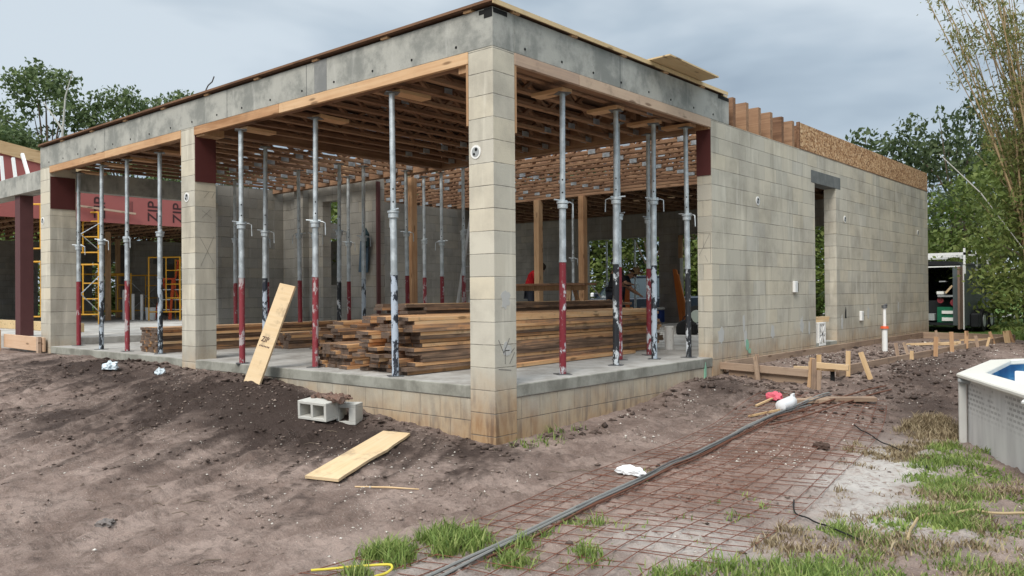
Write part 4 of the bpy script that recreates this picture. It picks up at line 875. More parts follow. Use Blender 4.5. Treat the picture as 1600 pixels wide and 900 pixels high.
# ------------------------------------------------------------------ form work beside the wall
def fboard(p0, p1, h_, mat, lab, t=.038, name='form_board'):
    p0 = Vector(p0); p1 = Vector(p1); m = MB(); L = (p1-p0).length; m.box((-L/2, -t/2, -h_), (L/2, t/2, 0)); o = m.build(name, mat, bevel=.003)
    d = (p1-p0).normalized(); sd_ = Vector((0, 0, 1)).cross(d).normalized(); u = d.cross(sd_); mw = Matrix((d, sd_, u)).transposed().to_4x4(); mw.translation = (p0+p1)/2; o.matrix_world = mw
    return tag(o, lab, 'form board', 'form boards around the side pad')
FX = MT['stake_x']
fboard((.03, 4.42, -.065), (.03, 9.0, -.065), .14, FX, 'weathered form board running along the foot of the side wall, near half')
fboard((.03, 9.01, -.065), (.03, 13.85, -.075), .14, FX, 'weathered form board running along the foot of the side wall, far half')
fboard((.0, 4.36, -.07), (1.28, 4.20, -.09), .09, wood('form_face_wood', [(.2, (.20, .14, .10)), (.5, (.33, .235, .17)), (.85, (.45, .34, .25))], 0, dirt=.4), 'front form board of the side pad, upper one')
fboard((.1, 4.40, -.165), (1.25, 4.26, -.185), .12, FX, 'darker lower board under the front form board of the side pad')
fboard((1.34, 4.75, -.09), (1.56, 9.4, -.085), .12, FX, 'outer form board of the side pad, near half')
fboard((1.56, 9.42, -.085), (1.72, 13.9, -.08), .12, FX, 'outer form board of the side pad, far half')
fboard((-.35, 13.92, -.07), (1.75, 13.95, -.09), .16, FX, 'end form board of the side pad in front of the trailer')
fboard((1.05, 4.60, -.03), (1.52, 4.62, -.05), .07, MT['fresh_x'], 'short fresh yellow form board at the near outer corner')
fboard((.75, 4.9, -.12), (1.35, 4.66, -.10), .04, MT['fresh_x'], 'thin yellow strip reaching the near corner of the form')
def stake(x, y, top, lean, mat, lab, w_=.045, t=.03, rot=0):
    z0_ = gz(x, y) - .12; m = MB(); L = top - z0_
    m.add([(-w_/2, -t/2, .09), (w_/2, -t/2, .09), (w_/2, t/2, .09), (-w_/2, t/2, .09), (-w_/2, -t/2, L), (w_/2, -t/2, L), (w_/2, t/2, L), (-w_/2, t/2, L), (0, 0, 0)], [(4,5,6,7), (0,1,5,4), (1,2,6,5), (2,3,7,6), (3,0,4,7), (1,0,8), (2,1,8), (3,2,8), (0,3,8)])
    o = m.build('wood_stake', mat); o.location = (x, y, z0_); o.rotation_euler = (lean[0], lean[1], rot); return tag(o, lab, 'stake', 'wooden stakes holding the form boards')
S, Fr = MT['stake'], MT['fresh']
for a in (
 (.53, 4.24, .06, (0, .03), S, 'grey stake nailed to the front form board, left of a pair', .05, .035, .3), (.59, 4.20, .04, (0, -.12), S, 'darker stake crossing its neighbour on the front form board', .05, .035, .2),
 (1.24, 4.08, .06, (0, .10), MT['post'], 'reddish stake at the right end of the front form board', .06, .03, .4), (1.30, 4.05, .05, (0, .04), S, 'grey stake next to the reddish one at the pad corner', .05, .03, .5), (1.36, 4.06, -.08, (0, .02), S, 'short stake right of the corner pair', .05, .03, .5),
 (1.13, 4.72, .05, (0, 0), Fr, 'fresh yellow stake at the near outer corner, left one', .055, .03, .3), (1.38, 5.0, .09, (0, .02), Fr, 'fresh yellow stake at the near outer corner, right one', .055, .03, .3),
 (1.66, 5.1, .10, (0, -.32), MT['fresh'], 'pale stake leaning steeply left by the near corner', .06, .025, .4), (1.30, 4.70, -.06, (0, 0), MT['dark'], 'dark short stake end below the fresh corner board', .05, .03, .3),
 (1.44, 7.0, .09, (0, -.14), S, 'old grey stake leaning left, first along the outer form', .045, .03, .2), (1.62, 6.9, -.01, (0, .02), Fr, 'short fresh stake beside the old leaning one', .05, .03, .2),
 (1.58, 8.35, .12, (0, .03), MT['post'], 'tall brown stake with a split pale edge, middle of the outer form', .06, .035, .3), (1.63, 9.2, .16, (0, -.03), MT['post'], 'tallest brown stake in the middle of the outer form', .06, .035, .3),
 (1.60, 10.3, .13, (0, .02), MT['post'], 'brown upright stake past the middle of the outer form', .06, .035, .3), (1.68, 10.9, .03, (0, -.15), S, 'pale leaning stake behind the brown upright one', .05, .03, .2), (1.74, 11.1, .0, (0, .25), Fr, 'pale stake leaning right past the middle of the outer form', .04, .03, .2),
 (1.72, 12.2, .06, (0, -.3), MT['post'], 'stake leaning left near the far end of the form', .05, .03, .2), (1.86, 12.6, .05, (0, -.16), Fr, 'wide fresh stake near the far end of the form', .10, .03, .2),
 (1.86, 13.3, .04, (0, -.3), MT['post'], 'stake leaning left at the far corner of the form', .05, .03, .2), (2.1, 13.7, .02, (0, .1), Fr, 'last fresh stake past the far corner of the form', .05, .03, .2),
 (.75, 12.3, .05, (0, -.25), S, 'crooked old stake inside the pad left of the tall stakes', .045, .03, .2), (1.22, 8.4, .03, (0, -.3), S, 'small crooked stake inside the pad beside the outer form', .045, .03, .2), (-.02, 13.8, .02, (0, -.4), S, 'slanting stake at the wall end of the form', .045, .03, .2)):
    stake(*a)
for i, (x_, y_, rz, L) in enumerate(((.75, 10.9, 10, .5), (1.02, 11.6, 30, .45), (1.15, 10.9, -10, .4), (1.3, 13.2, 5, .8))):
    m = MB(); m.box((-L/2, -.05, 0), (L/2, .05, .04)); o = m.build('wood_offcut', MT['fresh_x']); o.location = (x_, y_, gz(x_, y_)+.01); o.rotation_euler = (0, R(-4), R(rz)); tag(o, ('leftmost yellow', 'upturned yellow', 'short yellow', 'long far yellow')[i] + ' offcut lying inside the side pad', 'offcut', 'yellow offcuts lying inside the side pad')
# white pipe with cap
pp = empty('drain_pipe', (.66, 9.0, -.2), 0, 'white plastic pipe standing upright beside the side wall', 'pipe')
m = MB(); m.cyl((0, 0, -.05), (0, 0, .42), .044, n=16); m.build('lower_pipe', MT['whitep'], pp, smooth=True)
m = MB(); m.cyl((0, 0, .42), (0, 0, .74), .025, n=14); m.build('upper_pipe', MT['pvc'], pp, smooth=True); m = MB(); m.cyl((0, 0, .40), (0, 0, .44), .07, .06, n=16); m.build('orange_collar', MT['orange'], pp, smooth=True)
m = MB(); m.cyl((0, 0, .74), (0, 0, .79), .045, n=12); m.cyl((.0, -.02, .78), (.05, -.02, .80), .02, n=8); m.build('valve', MT['dsteel'], pp)
# far left form
fb = fboard((-12.0, -.06, .16), (-10.12, -.06, .145), .24, wood('left_form_wood', [(.2, (.40, .24, .15)), (.5, (.56, .37, .24)), (.85, (.66, .47, .33))], 0, dirt=.1), 'reddish pine form board at the foot of the steel column'); fb['group'] = 'form boards of the west wing'
fb = fboard((-13.6, -.12, .12), (-12.1, -.5, .22), .12, MT['fresh_x'], 'pale board leaning beyond the pine form board at far left'); fb['group'] = 'form boards of the west wing'
stake(-10.2, -.12, .16, (0, 0), MT['pine_y'], 'square stake at the right end of the pine form board', .09, .05); stake(-12.0, -.16, .24, (0, 0), MT['fresh'], 'stake at the left end of the pine form board', .08, .05)

# ------------------------------------------------------------------ foliage
def leaf_mat(name, c0, c1, c2, trans=.35):
    g = G(name, .6, 0, .25); a = g.n('ShaderNodeAttribute'); a.attribute_name = 'tone'; s_ = g.n('ShaderNodeSeparateColor'); g.l(a.outputs['Color'], s_.inputs[0])
    c = g.ramp(s_.outputs[0], [(0, c0), (.5, c1), (1, c2)]); g.col(c)
    tr = g.n('ShaderNodeBsdfTranslucent'); g.l(c, tr.inputs['Color']); mixs = g.n('ShaderNodeMixShader'); mixs.inputs[0].default_value = trans
    g.l(g.b.outputs[0], mixs.inputs[1]); g.l(tr.outputs[0], mixs.inputs[2]); g.l(mixs.outputs[0], g.o.inputs['Surface']); return g.mat
LM = {'oak': leaf_mat('oak_leaves', (.06, .095, .038), (.115, .16, .065), (.19, .235, .10)),
      'dark': leaf_mat('dark_leaves', (.04, .065, .028), (.075, .105, .045), (.13, .16, .07)),
      'lime': leaf_mat('lime_leaves', (.05, .085, .02), (.10, .15, .03), (.19, .23, .05)),
      'bamboo': leaf_mat('bamboo_leaves', (.10, .12, .035), (.18, .19, .06), (.33, .26, .11)),
      'hedge': leaf_mat('hedge_leaves', (.07, .105, .025), (.135, .18, .045), (.24, .26, .08)),
      'palm': leaf_mat('palm_leaves', (.035, .055, .03), (.065, .09, .05), (.11, .14, .08)),
      'grass': leaf_mat('grass_blades', (.10, .16, .04), (.19, .27, .065), (.36, .40, .14), .35),
      'dry': leaf_mat('dry_grass', (.14, .095, .055), (.26, .20, .12), (.42, .35, .22), .2)}
MT['bark'] = plain('bark', (.13, .10, .075), .95, var=.4, scale=9, bump=.5); MT['palebark'] = plain('pale_bark', (.42, .41, .38), .9, var=.3, scale=5); MT['culm'] = plain('bamboo_culm', (.33, .235, .13), .6, var=.35, scale=4)
def mesh_np(name, co, faces, tone, mat, parent=None):
    n, k = faces.shape
    me = bpy.data.meshes.new(name); me.vertices.add(len(co)); me.vertices.foreach_set('co', co.astype(np.float32).ravel())
    me.loops.add(n*k); me.loops.foreach_set('vertex_index', faces.astype(np.int32).ravel()); me.polygons.add(n)
    me.polygons.foreach_set('loop_start', np.arange(n)*k); me.polygons.foreach_set('loop_total', np.full(n, k)); me.update()
    ca = me.color_attributes.new('tone', 'FLOAT_COLOR', 'POINT'); ca.data.foreach_set('color', np.stack([tone, tone, tone, np.ones_like(tone)], 1).astype(np.float32).ravel())
    me.materials.append(mat); o = bpy.data.objects.new(name, me); col.objects.link(o)
    if parent is not None: o.parent = parent
    return o
def leaves(clumps, n_per, size, seed, aspect=.5, droop=.0, shell=.55):
    """clumps: (x,y,z,r). returns co, faces, tone"""
    r_ = np.random.RandomState(seed); C = []; T = []; Dn = []
    for (x, y, z, rr) in clumps:
        n = max(6, int(n_per * (rr/1.0)**2)); d = r_.normal(size=(n, 3)); d /= np.linalg.norm(d, axis=1, keepdims=True)
        rad = rr * (shell + (1-shell)*r_.rand(n))**.8 * (1 + .18*r_.normal(size=n)); p = d * rad[:, None] * np.array([1, 1, .72]) + [x, y, z]
        C.append(p); T.append(np.clip(r_.normal(.45 + r_.uniform(-.16, .16), .17, n), 0, 1)); Dn.append(d)
    C = np.concatenate(C); T = np.concatenate(T); Dn = np.concatenate(Dn); n = len(C)
    a = r_.normal(size=(n, 3)); a[:, 2] -= droop; a /= np.linalg.norm(a, axis=1, keepdims=True)
    nn = Dn*.6 + r_.normal(size=(n, 3))*.6 + [0, 0, .3]; b = np.cross(nn, a); b /= np.linalg.norm(b, axis=1, keepdims=True) + 1e-9
    s = size * (.6 + .8*r_.rand(n))[:, None]
    co = np.stack([C - a*s*.5, C + b*s*aspect*.5, C + a*s*.5, C - b*s*aspect*.5], 1).reshape(-1, 3)
    return co, np.arange(4*n).reshape(n, 4), np.repeat(T, 4)
def crown_clumps(H0, H1, rx, n, seed, r0=.9, flat=1.0, gap=0):
    r_ = random.Random(seed); out_ = []
    for _ in range(n):
        t = r_.random()**.8; zz = H0 + (H1-H0)*t; prof = math.sin(math.pi*min(1, max(.12, .18 + .72*t)))
        a = r_.uniform(0, 2*math.pi); q = rx*prof*math.sqrt(r_.uniform(.12, 1))
        out_.append((q*math.cos(a), q*math.sin(a), zz + r_.uniform(-.3, .3), r0*r_.uniform(.45, 1.15)))
    return out_
def tree(name, loc, H1, H0, rx, nclump, lm, lab, cat='tree', seed=1, n_per=170, size=.22, r0=1.0, tr=.16, bark='bark', grp=None, rz=0, asp=.55):
    t = empty(name, loc, rz, lab, cat, grp); cl = crown_clumps(H0, H1, rx, nclump, seed, r0)
    co, fa, to = leaves(cl, n_per, size, seed, asp); mesh_np('crown', co, fa, to, LM[lm], t)
    r_ = random.Random(seed); m = MB(); mid = Vector((r_.uniform(-.3, .3), r_.uniform(-.3, .3), H0*.8)); topc = Vector((r_.uniform(-.4, .4), r_.uniform(-.4, .4), H0 + (H1-H0)*.65))
    m.tube([(0, 0, -.3), mid*.5, mid, (mid+topc)/2, topc], [tr*1.25, tr, tr*.8, tr*.5, tr*.15], 8)
    for c_ in cl[::max(1, nclump//14)]:
        p = mid.lerp(topc, r_.random()*.7); q = Vector(c_[:3]); m.tube([p, p.lerp(q, .5) + Vector((0, 0, .25)), q], [tr*.42, tr*.26, tr*.07], 5)
    m.build('trunk', MT[bark], t, smooth=True); return t
def tcopy(src, loc, sc_, rz, lab):
    c_ = copy_tree(src); c_.location = loc; c_.scale = (sc_[0], sc_[0], sc_[1]); c_.rotation_euler = (0, 0, rz); c_['label'] = lab; return c_
FG = 'trees behind the building site'
oak = tree('oak_tree', (-40.6, 10.9, -.4), 12.9, 4.6, 2.9, 64, 'oak', 'tallest tree on the left skyline, rounded crown with sky holes', seed=11, size=.25, n_per=200, grp=FG, r0=.9, asp=.6)
tcopy(oak, (-40.3, 14.6, -.4), (.85, .955), 2.1, 'middle tree on the left skyline behind the roof edge')
tcopy(oak, (-36.0, 15.6, -.4), (.8, .90), 4.0, 'right tree on the left skyline, partly hidden by the roof')
tcopy(oak, (-44.5, 8.0, -.4), (1.0, .82), 5.2, 'low tree at the left edge of the skyline')
tcopy(oak, (-38.0, 8.5, -.4), (.9, .70), 3.3, 'lower tree filling the gap behind the red sheathing')
0 and tcopy(oak, (-46, 17, -.4), (1.1, .8), 1.0, 'broad lower tree behind the skyline trees on the left')
0 and tcopy(oak, (-40, 19, -.4), (1.1, .74), .4, 'low tree under the right end of the left skyline group')
m = MB(); m.tube([(0, 0, -.4), (.2, .1, 5), (.05, .0, 8.6), (.15, .1, 10.4), (.5, .3, 11.6)], [.09, .075, .06, .04, .015], 7); m.tube([(.05, 0, 8.8), (-.9, -.5, 10.2)], [.05, .02], 5); o = m.build('bare_trunk', MT['palebark'], smooth=True); o.location = (-36.9, 10.3, 0); tag(o, 'pale bare trunk standing before the left skyline trees', 'tree', FG)
dk = tree('dark_tree', (-5.3, 31.0, -.35), 7.8, 2.2, 3.2, 50, 'dark', 'dark tree rising above the far corner of the side wall', seed=21, size=.24, n_per=150, grp=FG, r0=.9)
tcopy(dk, (-2.6, 29.5, -.35), (.75, 1.06), 2.0, 'tallest rounded dark tree between the wall end and the bamboo')
tcopy(dk, (.6, 29.5, -.35), (.95, .93), 4.1, 'dark tree just left of the bamboo clump')
tcopy(dk, (-9, 32.5, -.35), (1.0, .98), 1.2, 'dark tree hidden mostly behind the rim board')
tcopy(dk, (-12.5, 27, -.35), (1.1, .9), 3.0, 'dark tree seen through the wide back opening, right side')
tcopy(dk, (-17, 26, -.35), (1.1, .95), 5.0, 'dark tree seen through the wide back opening, left side')
tcopy(dk, (-23, 24, -.35), (1.1, .95), .7, 'dark tree beyond the far block wall')
tcopy(dk, (-28, 17, -.35), (1.1, .95), 2.6, 'dark tree seen over the far block wall beneath the open trusses')
tcopy(dk, (-19, 15.8, -.35), (.8, .85), 2.2, 'dark tree near the far wall behind the ladder')
tcopy(dk, (-31, 10, -.35), (1.0, .8), 1.9, 'dark tree behind the west wing openings')
tcopy(dk, (5, 33, -.35), (1.1, 1.0), 5.6, 'dark tree behind the bamboo on the right')
tcopy(dk, (11, 30, -.35), (1.1, 1.0), 2.6, 'dark tree far right behind the bamboo')
lm_ = tree('lime_bush', (-1.9, 23.6, -.35), 3.6, .5, 1.6, 34, 'lime', 'yellow green bush behind the trailer, next to the wall end', 'bush', seed=31, size=.16, n_per=230, r0=.7, tr=.06, grp='bushes behind the trailer')
tcopy(lm_, (-6.8, 21.5, -.35), (1.1, 1.0), 1.0, 'yellow green bush seen through the narrow back doorway')
tcopy(lm_, (-3.7, 21.8, -.35), (.9, .9), 1.6, 'yellow green bush seen through the slot in the side wall')
tcopy(lm_, (-11, 22.5, -.35), (1.2, .62), 3.0, 'low bush behind the parked dark car')
hd = tree('hedge_bush', (.9, 21.5, -.35), 5.2, .2, 2.2, 60, 'hedge', 'tall green bush right behind the trailer', 'bush', seed=41, size=.16, n_per=260, r0=.85, tr=.07, grp='bushes behind the trailer')
tcopy(hd, (3.6, 18.9, -.4), (1.0, .95), 1.4, 'dense bush between trailer and bamboo')
tcopy(hd, (4.3, 17.5, -.4), (1.0, 1.0), 3.4, 'dense bush under the bamboo at the right edge')
tcopy(hd, (-.8, 26.2, -.4), (1.0, 1.0), 4.4, 'bush between the far trees and the trailer roof')
tcopy(hd, (6.5, 20, -.4), (1.2, 1.1), .4, 'dense bush beyond the right edge behind the pool')
for i, (x_, y_, sx_, sz_) in enumerate(((-5.2, 24.5, 1.3, .9), (-8.5, 25, 1.4, 1.0), (-12.2, 23.2, 1.3, 1.0), (-15.5, 21.5, 1.3, .9), (-19, 19.5, 1.4, 1.0), (-16, 24, 1.5, 1.15), (-10.5, 28, 1.5, 1.2), (-24, 16, 1.4, 1.0))):
    tcopy(hd, (x_, y_, -.35), (sx_, sz_), 1.1*i, 'leafy green bush ' + ('behind the right part of the back opening', 'behind the middle of the back opening', 'behind the pickup', 'behind the white van', 'left of the white van', 'farther back behind the van', 'farther back behind the pickup', 'beyond the west side of the house')[i])
for i, (x_, y_) in enumerate(((-31, 6.2), (-33, 9.5), (-30.5, 12.5), (-34, 3))):
    tcopy(hd, (x_, y_, -.35), (1.3, .75), 2.3*i, 'leafy bush behind the west wing ' + ('scaffold opening', 'right opening', 'back right corner', 'left part')[i])
# palm / fan leaves
def palm(loc, lab, seed, H0=1.8, R0=1.5, n=26):
    t = empty('fan_palm', loc, 0, lab, 'palm', 'fan palms behind the site'); r_ = random.Random(seed); co = []; fa = []; to = []
    m = MB(); m.tube([(0, 0, -.3), (.05, 0, H0)], [.14, .11], 8)
    for i in range(n):
        az = r_.uniform(0, 2*math.pi); el = r_.uniform(-.5, 1.2); L = R0*r_.uniform(.7, 1.0)
        d = Vector((math.cos(az)*math.cos(el), math.sin(az)*math.cos(el), math.sin(el))); p0 = Vector((.05, 0, H0)); hub = p0 + d*L*.55; m.tube([p0, hub], [.012, .008], 4)
        side = d.cross(Vector((0, 0, 1))).normalized(); up_ = side.cross(d); tn = r_.uniform(.2, .9)
        for k in range(15):
            a_ = (k-7)/7*1.45; dd = (d*math.cos(a_) + side*math.sin(a_)).normalized(); tip = hub + dd*L*.55 + Vector((0, 0, -.12*L)) ; w2 = dd.cross(up_).normalized()*.018; midp = hub + dd*L*.3
            b = len(co); co += [tuple(hub), tuple(midp + w2), tuple(tip), tuple(midp - w2)]; fa.append((b, b+1, b+2, b+3)); to += [tn + r_.uniform(-.1, .1)]*4
    m.build('trunk', MT['bark'], t); mesh_np('crown', np.array(co), np.array(fa), np.clip(np.array(to), 0, 1), LM['palm'], t)
palm((-1.3, 24.5, -.35), 'fan palm between the wall end and the bushes', 5, 3.2, 1.7); palm((-6.0, 18.3, -.35), 'fan palm seen through the narrow back doorway', 6, 1.3, 1.2); palm((-3.2, 19.6, -.3), 'fan palm seen through the slot in the side wall', 8, 1.4, 1.2)
# bamboo clumps
def bamboo(loc, lab, seed, n, spread, Hr, lean, dens=1.0, leafmat='bamboo', leafscale=1.0):
    t = empty('bamboo_clump', loc, 0, lab, 'bamboo', 'bamboo clumps'); r_ = random.Random(seed); cl = []; bare = []
    for i in range(n):
        m = MB(); bx_, by_ = r_.uniform(-.7, .7), r_.uniform(-.6, .6); az = r_.uniform(*spread); ln = r_.uniform(*lean); Hh = r_.uniform(*Hr)
        pts = []
        for k in range(9):
            f = k/8; q = ln*(f**1.5)*Hh; pts.append(Vector((bx_ + math.cos(az)*q, by_ + math.sin(az)*q, Hh*f*(1 - .18*ln*f))))
        m.tube(pts, [.022*(1-.85*k/8)+.002 for k in range(9)], 6)
        # nodes with side twigs
        for k in range(10, 34):
            f = k/34; i0 = min(7, int(f*8)); p = pts[i0].lerp(pts[i0+1], f*8-i0); 
            if r_.random() < .8:
                a_ = r_.uniform(0, 6.28); L = r_.uniform(.12, .5)*(1.15-f); e_ = p + Vector((math.cos(a_)*L*.6, math.sin(a_)*L*.6, L*.9)); m.tube([p, e_], [.004, .0015], 4)
                if r_.random() < .75*dens*(1.1-f): cl.append((e_.x, e_.y, e_.z, r_.uniform(.14, .36)))
        if i < 100: m.build('culm', MT['culm'], t, smooth=False)
    co, fa, to = leaves(cl, 330*leafscale, .105, seed, .26, .8, shell=.1); mesh_np('foliage', co, fa, to, LM[leafmat], t)
    return t
bamboo((2.95, 12.6, -.35), 'tall brown bamboo clump fanning out at the right edge', 51, 48, (R(165), R(275)), (5.6, 8.6), (.05, .34), 2.0, 'bamboo', 1.3)
bamboo((4.0, 13.6, -.35), 'bamboo clump right of the tall fanning one, mostly outside the frame', 52, 18, (R(120), R(250)), (5, 7.6), (.05, .25), 2.2, 'bamboo', 1.4)
bamboo((2.9, 14.9, -.35), 'green leafy bamboo clump behind the fanning one', 53, 22, (R(150), R(330)), (3.2, 5.2), (.15, .5), 3.0, 'hedge', 2.2)
bh = tree('hanging_shrub', (2.75, 12.4, -.4), 3.7, .5, 1.35, 48, 'hedge', 'green shrub hanging over the dirt at the right edge under the bamboo', 'bush', seed=61, size=.11, n_per=420, r0=.62, tr=.05, asp=.4)
tcopy(bh, (3.3, 13.0, -.4), (1.15, 1.35), 1.0, 'tall mass of green leaves between the bamboo canes')
tcopy(bh, (4.1, 11.6, -.4), (1.0, .9), 2.0, 'green shrub at the right frame edge in front of the bamboo')
m = MB(); m.tube([(0, 0, 0), (.72, -.02, 1.15), (1.4, -.1, 1.95)][::-1], [.009, .012, .007], 6); o = m.build('dead_culm', MT['palebark'], smooth=True); o.location = (.85, 12.0, 1.5); o.rotation_euler = (0, 0, 0)
for v_ in o.data.vertices: v_.co.x = 1.4 - v_.co.x*1.0
tag(o, 'pale dead bamboo cane slanting across the green bushes', 'cane')

# ------------------------------------------------------------------ trailer, vehicles
tr = empty('enclosed_trailer', (-.2, 18.6, -.3), 0, 'dark grey enclosed work trailer with its rear door open and a white roof rack', 'trailer')
tg = plain('trailer_grey', (.085, .10, .105), .45, var=.15, spec=.5); tb = plain('trailer_black', (.015, .016, .018), .5)
W_, L_, H_ = 2.1, 4.2, 1.86
m = MB(); m.box((-.05, .02, .35), (0, L_, H_-.06)); m.box((-.05, .02, .18), (0, L_, .349)); m.build('side_panel', tg, tr)
m = MB(); m.box((-W_, .02, .2), (-W_+.05, L_, H_-.06)); m.box((-W_+.05, L_-.05, .2), (-.05, L_, H_-.06)); m.build('body', tb, tr)
m = MB(); m.prism([(-W_-.02, H_-.06), (.02, H_-.06), (-.1, H_+.02), (-.5, H_+.05), (-W_+.5, H_+.05), (-W_+.1, H_+.02)], 0, L_+.02); m.build('roof', tb, tr)
m = MB(); m.box((-W_+.05, .03, .2), (-.05, L_-.05, .26)); m.build('floor', tb, tr)
m = MB(); m.box((-.20, -.01, .2), (-.04, .03, H_-.1)); m.build('rear_post', tg, tr); m = MB(); m.box((-W_, -.02, H_-.12), (-.02, .0, H_-.09)); m.build('white_trim', MT['whitep'], tr)
rd = MB(); rd.box((.0, -.42, .12), (.05, -.03, H_-.12)); d_ = rd.build('open_door', wood('trailer_door_ply', [(.2, (.12, .07, .05)), (.5, (.2, .125, .095)), (.85, (.27, .18, .14))], 2, dirt=.3), tr); m = MB(); m.box((.051, -.06, .1), (.075, -.02, H_-.08)); m.build('door_edge', MT['whitep'], d_)
m = MB(); m.box((.002, .9, .1), (.24, 2.9, .5)); m.build('fender', tb, tr, bevel=.04)
for yy in (1.4, 2.35):
    m = MB(); m.cyl((.04, yy, .3), (.26, yy, .3), .31, n=20); wh = m.build('wheel', MT['dark'], tr, smooth=True); m = MB(); m.cyl((.262, yy, .3), (.27, yy, .3), .18, n=14); m.build('rim', MT['alu'], wh)
m = MB(); m.box((.0, 3.0, .5), (.012, 3.7, H_-.2)); sdr = m.build('side_door', tg, tr); m = MB(); m.box((.013, 3.1, 1.0), (.03, 3.16, 1.12)); m.build('handle', MT['alu'], sdr)
for yy in (.25, 1.7, 3.2):
    m = MB(); m.box((-W_, yy, H_+.20), (.05, yy+.05, H_+.27)); m.box((-.0, yy, H_-.3), (.05, yy+.05, H_+.38)); m.build('roof_rack', MT['whitep'], tr)
m = MB(); m.box((-1.0, .5, .26), (-.12, 1.0, .85)); m.build('shelf_unit', tb, tr)
for i, (x0, x1, z0, z1, mm) in enumerate(((-.50, -.22, .31, .40, 'pvc'), (-.50, -.22, .5, .58, 'pvc'), (-.9, -.68, .32, .5, 'greyp'), (-.6, -.2, .95, 1.0, 'alu'), (-.62, -.45, 1.02, 1.1, 'pvc'), (-.56, -.4, 1.35, 1.38, 'alu'))):
    m = MB(); m.box((x0, .12, z0), (x1, .4, z1)); m.build('stored_box', MT[mm], tr)
gm2 = plain('green_crate', (.01, .12, .06), .5); m = MB(); m.box((-.62, .15, .27), (-.12, .45, .68)); m.build('green_crate', gm2, tr)
m = MB(); m.cyl((-.2, .08, .8), (-.2, .16, .8), .09, n=12); m.build('red_tool', MT['red'], tr); m = MB(); m.cyl((-.55, .2, .86), (-.55, .35, .86), .08, n=12); m.build('red_tool', MT['red'], tr); m = MB(); m.bar((-.4, .1, 1.05), (-.25, .15, 1.25), .12, .04); m.build('wood_piece', MT['fresh_x'], tr)
def car(name, loc, rz, paint, lab, cat, L=4.8, W=1.85, H=1.7, cab=((.95, .95), (1.45, 1.62), (2.9, 1.68), (3.3, 1.02)), hood=.98):
    t = empty(name, loc, rz, lab, cat)
    side = [(0, .35), (.06, .78), (.15, hood-.04), (.9, hood), (L-.1, hood+.05), (L, .8), (L-.03, .35)]
    m = MB(); m.prism(side, -W/2, W/2); m.build('body', paint, t, bevel=.05)
    gl = plain('car_glass_' + name, (.05, .07, .08), .08, spec=.8)
    m = MB(); n = len(cab)
    for i, (x, z) in enumerate(cab):
        pass
    vs = []; 
    for sy in (-1, 1):
        for (x, z) in cab: vs.append((x, sy*(W/2 - .06 - .16*(z - hood)/.7), z if z > hood else hood - .02))
    m.add(vs, [tuple(range(n))[::-1], tuple(range(n, 2*n))] + [(i, (i+1) % n, n+(i+1) % n, n+i) for i in range(n)]); cb_ = m.build('cabin', gl, t, bevel=.02)
    m = MB(); x1, x2 = cab[1][0], cab[2][0]; m.box((x1-.02, -W/2+.2, cab[1][1]-.005), (x2+.02, W/2-.2, cab[2][1]+.03)); m.build('roof', paint, cb_, bevel=.02)
    for sy in (-1, 1):
        m = MB(); m.bar((cab[0][0], sy*(W/2-.07), hood), (x1, sy*(W/2-.2), cab[1][1]), .05, .05); m.build('pillar', paint, cb_)
        m = MB(); m.box((.9, sy*(W/2+.02) - .02, hood+.02), (1.05, sy*(W/2+.16), hood+.18)); m.build('mirror', paint, t, bevel=.03)
        m = MB(); m.box((-.01, sy*.72-.17, .62), (.1, sy*.72+.17, .80)); m.build('headlight', MT['alu'], t, bevel=.03)
        for xx in (.85, L-1.0):
            m = MB(); m.cyl((xx, sy*(W/2-.2), .36), (xx, sy*(W/2+.02), .36), .36, n=22); wh = m.build('wheel', MT['dark'], t, smooth=True)
            m = MB(); m.cyl((xx, sy*(W/2+.022), .36), (xx, sy*(W/2+.03), .36), .21, n=16); m.build('rim', MT['alu'], wh)
    m = MB(); m.box((-.02, -.5, .5), (.03, .5, .75)); m.build('grille', MT['dark'], t); m = MB(); m.box((-.05, -W/2+.05, .35), (.02, W/2-.05, .5)); m.build('bumper', paint, t, bevel=.03); return t
car('parked_pickup', (-11.2, 16.6, -.33), R(52), plain('dark_blue_paint', (.012, .018, .03), .25, spec=.6), 'dark blue pickup parked outside the wide back opening', 'pickup')
car('parked_van', (-12.0, 17.0, -.33), R(130), plain('white_paint', (.7, .7, .7), .3, spec=.6), 'white van parked at the left edge of the wide back opening', 'van', L=4.6, H=1.9)

# ------------------------------------------------------------------ people
skin = plain('skin', (.42, .24, .16), .6, var=.08)
def skinned(name, verts, edges, radii, mat, parent, sub=2, root=0):
    me = bpy.data.meshes.new(name); me.from_pydata(verts, edges, []); o = bpy.data.objects.new(name, me); col.objects.link(o)
    o.modifiers.new('skin', 'SKIN'); 
    if not me.skin_vertices: 
        import bmesh; bm = bmesh.new(); bm.from_mesh(me); bm.verts.layers.skin.verify(); bm.to_mesh(me); bm.free()
    for i, r_ in enumerate(radii):
        sv = me.skin_vertices[0].data[i]; rr_ = r_ if isinstance(r_, tuple) else (r_, r_); sv.radius = rr_; sv.use_root = (i == root)
    sb = o.modifiers.new('sub', 'SUBSURF'); sb.levels = sub; sb.render_levels = sub
    dg = bpy.context.evaluated_depsgraph_get(); dg.update(); me2 = bpy.data.meshes.new_from_object(o.evaluated_get(dg)); bpy.data.objects.remove(o)
    me2.name = name; me2.materials.clear(); me2.materials.append(mat); me2.polygons.foreach_set('use_smooth', [True]*len(me2.polygons))
    o2 = bpy.data.objects.new(name, me2); col.objects.link(o2); o2.parent = parent; return o2
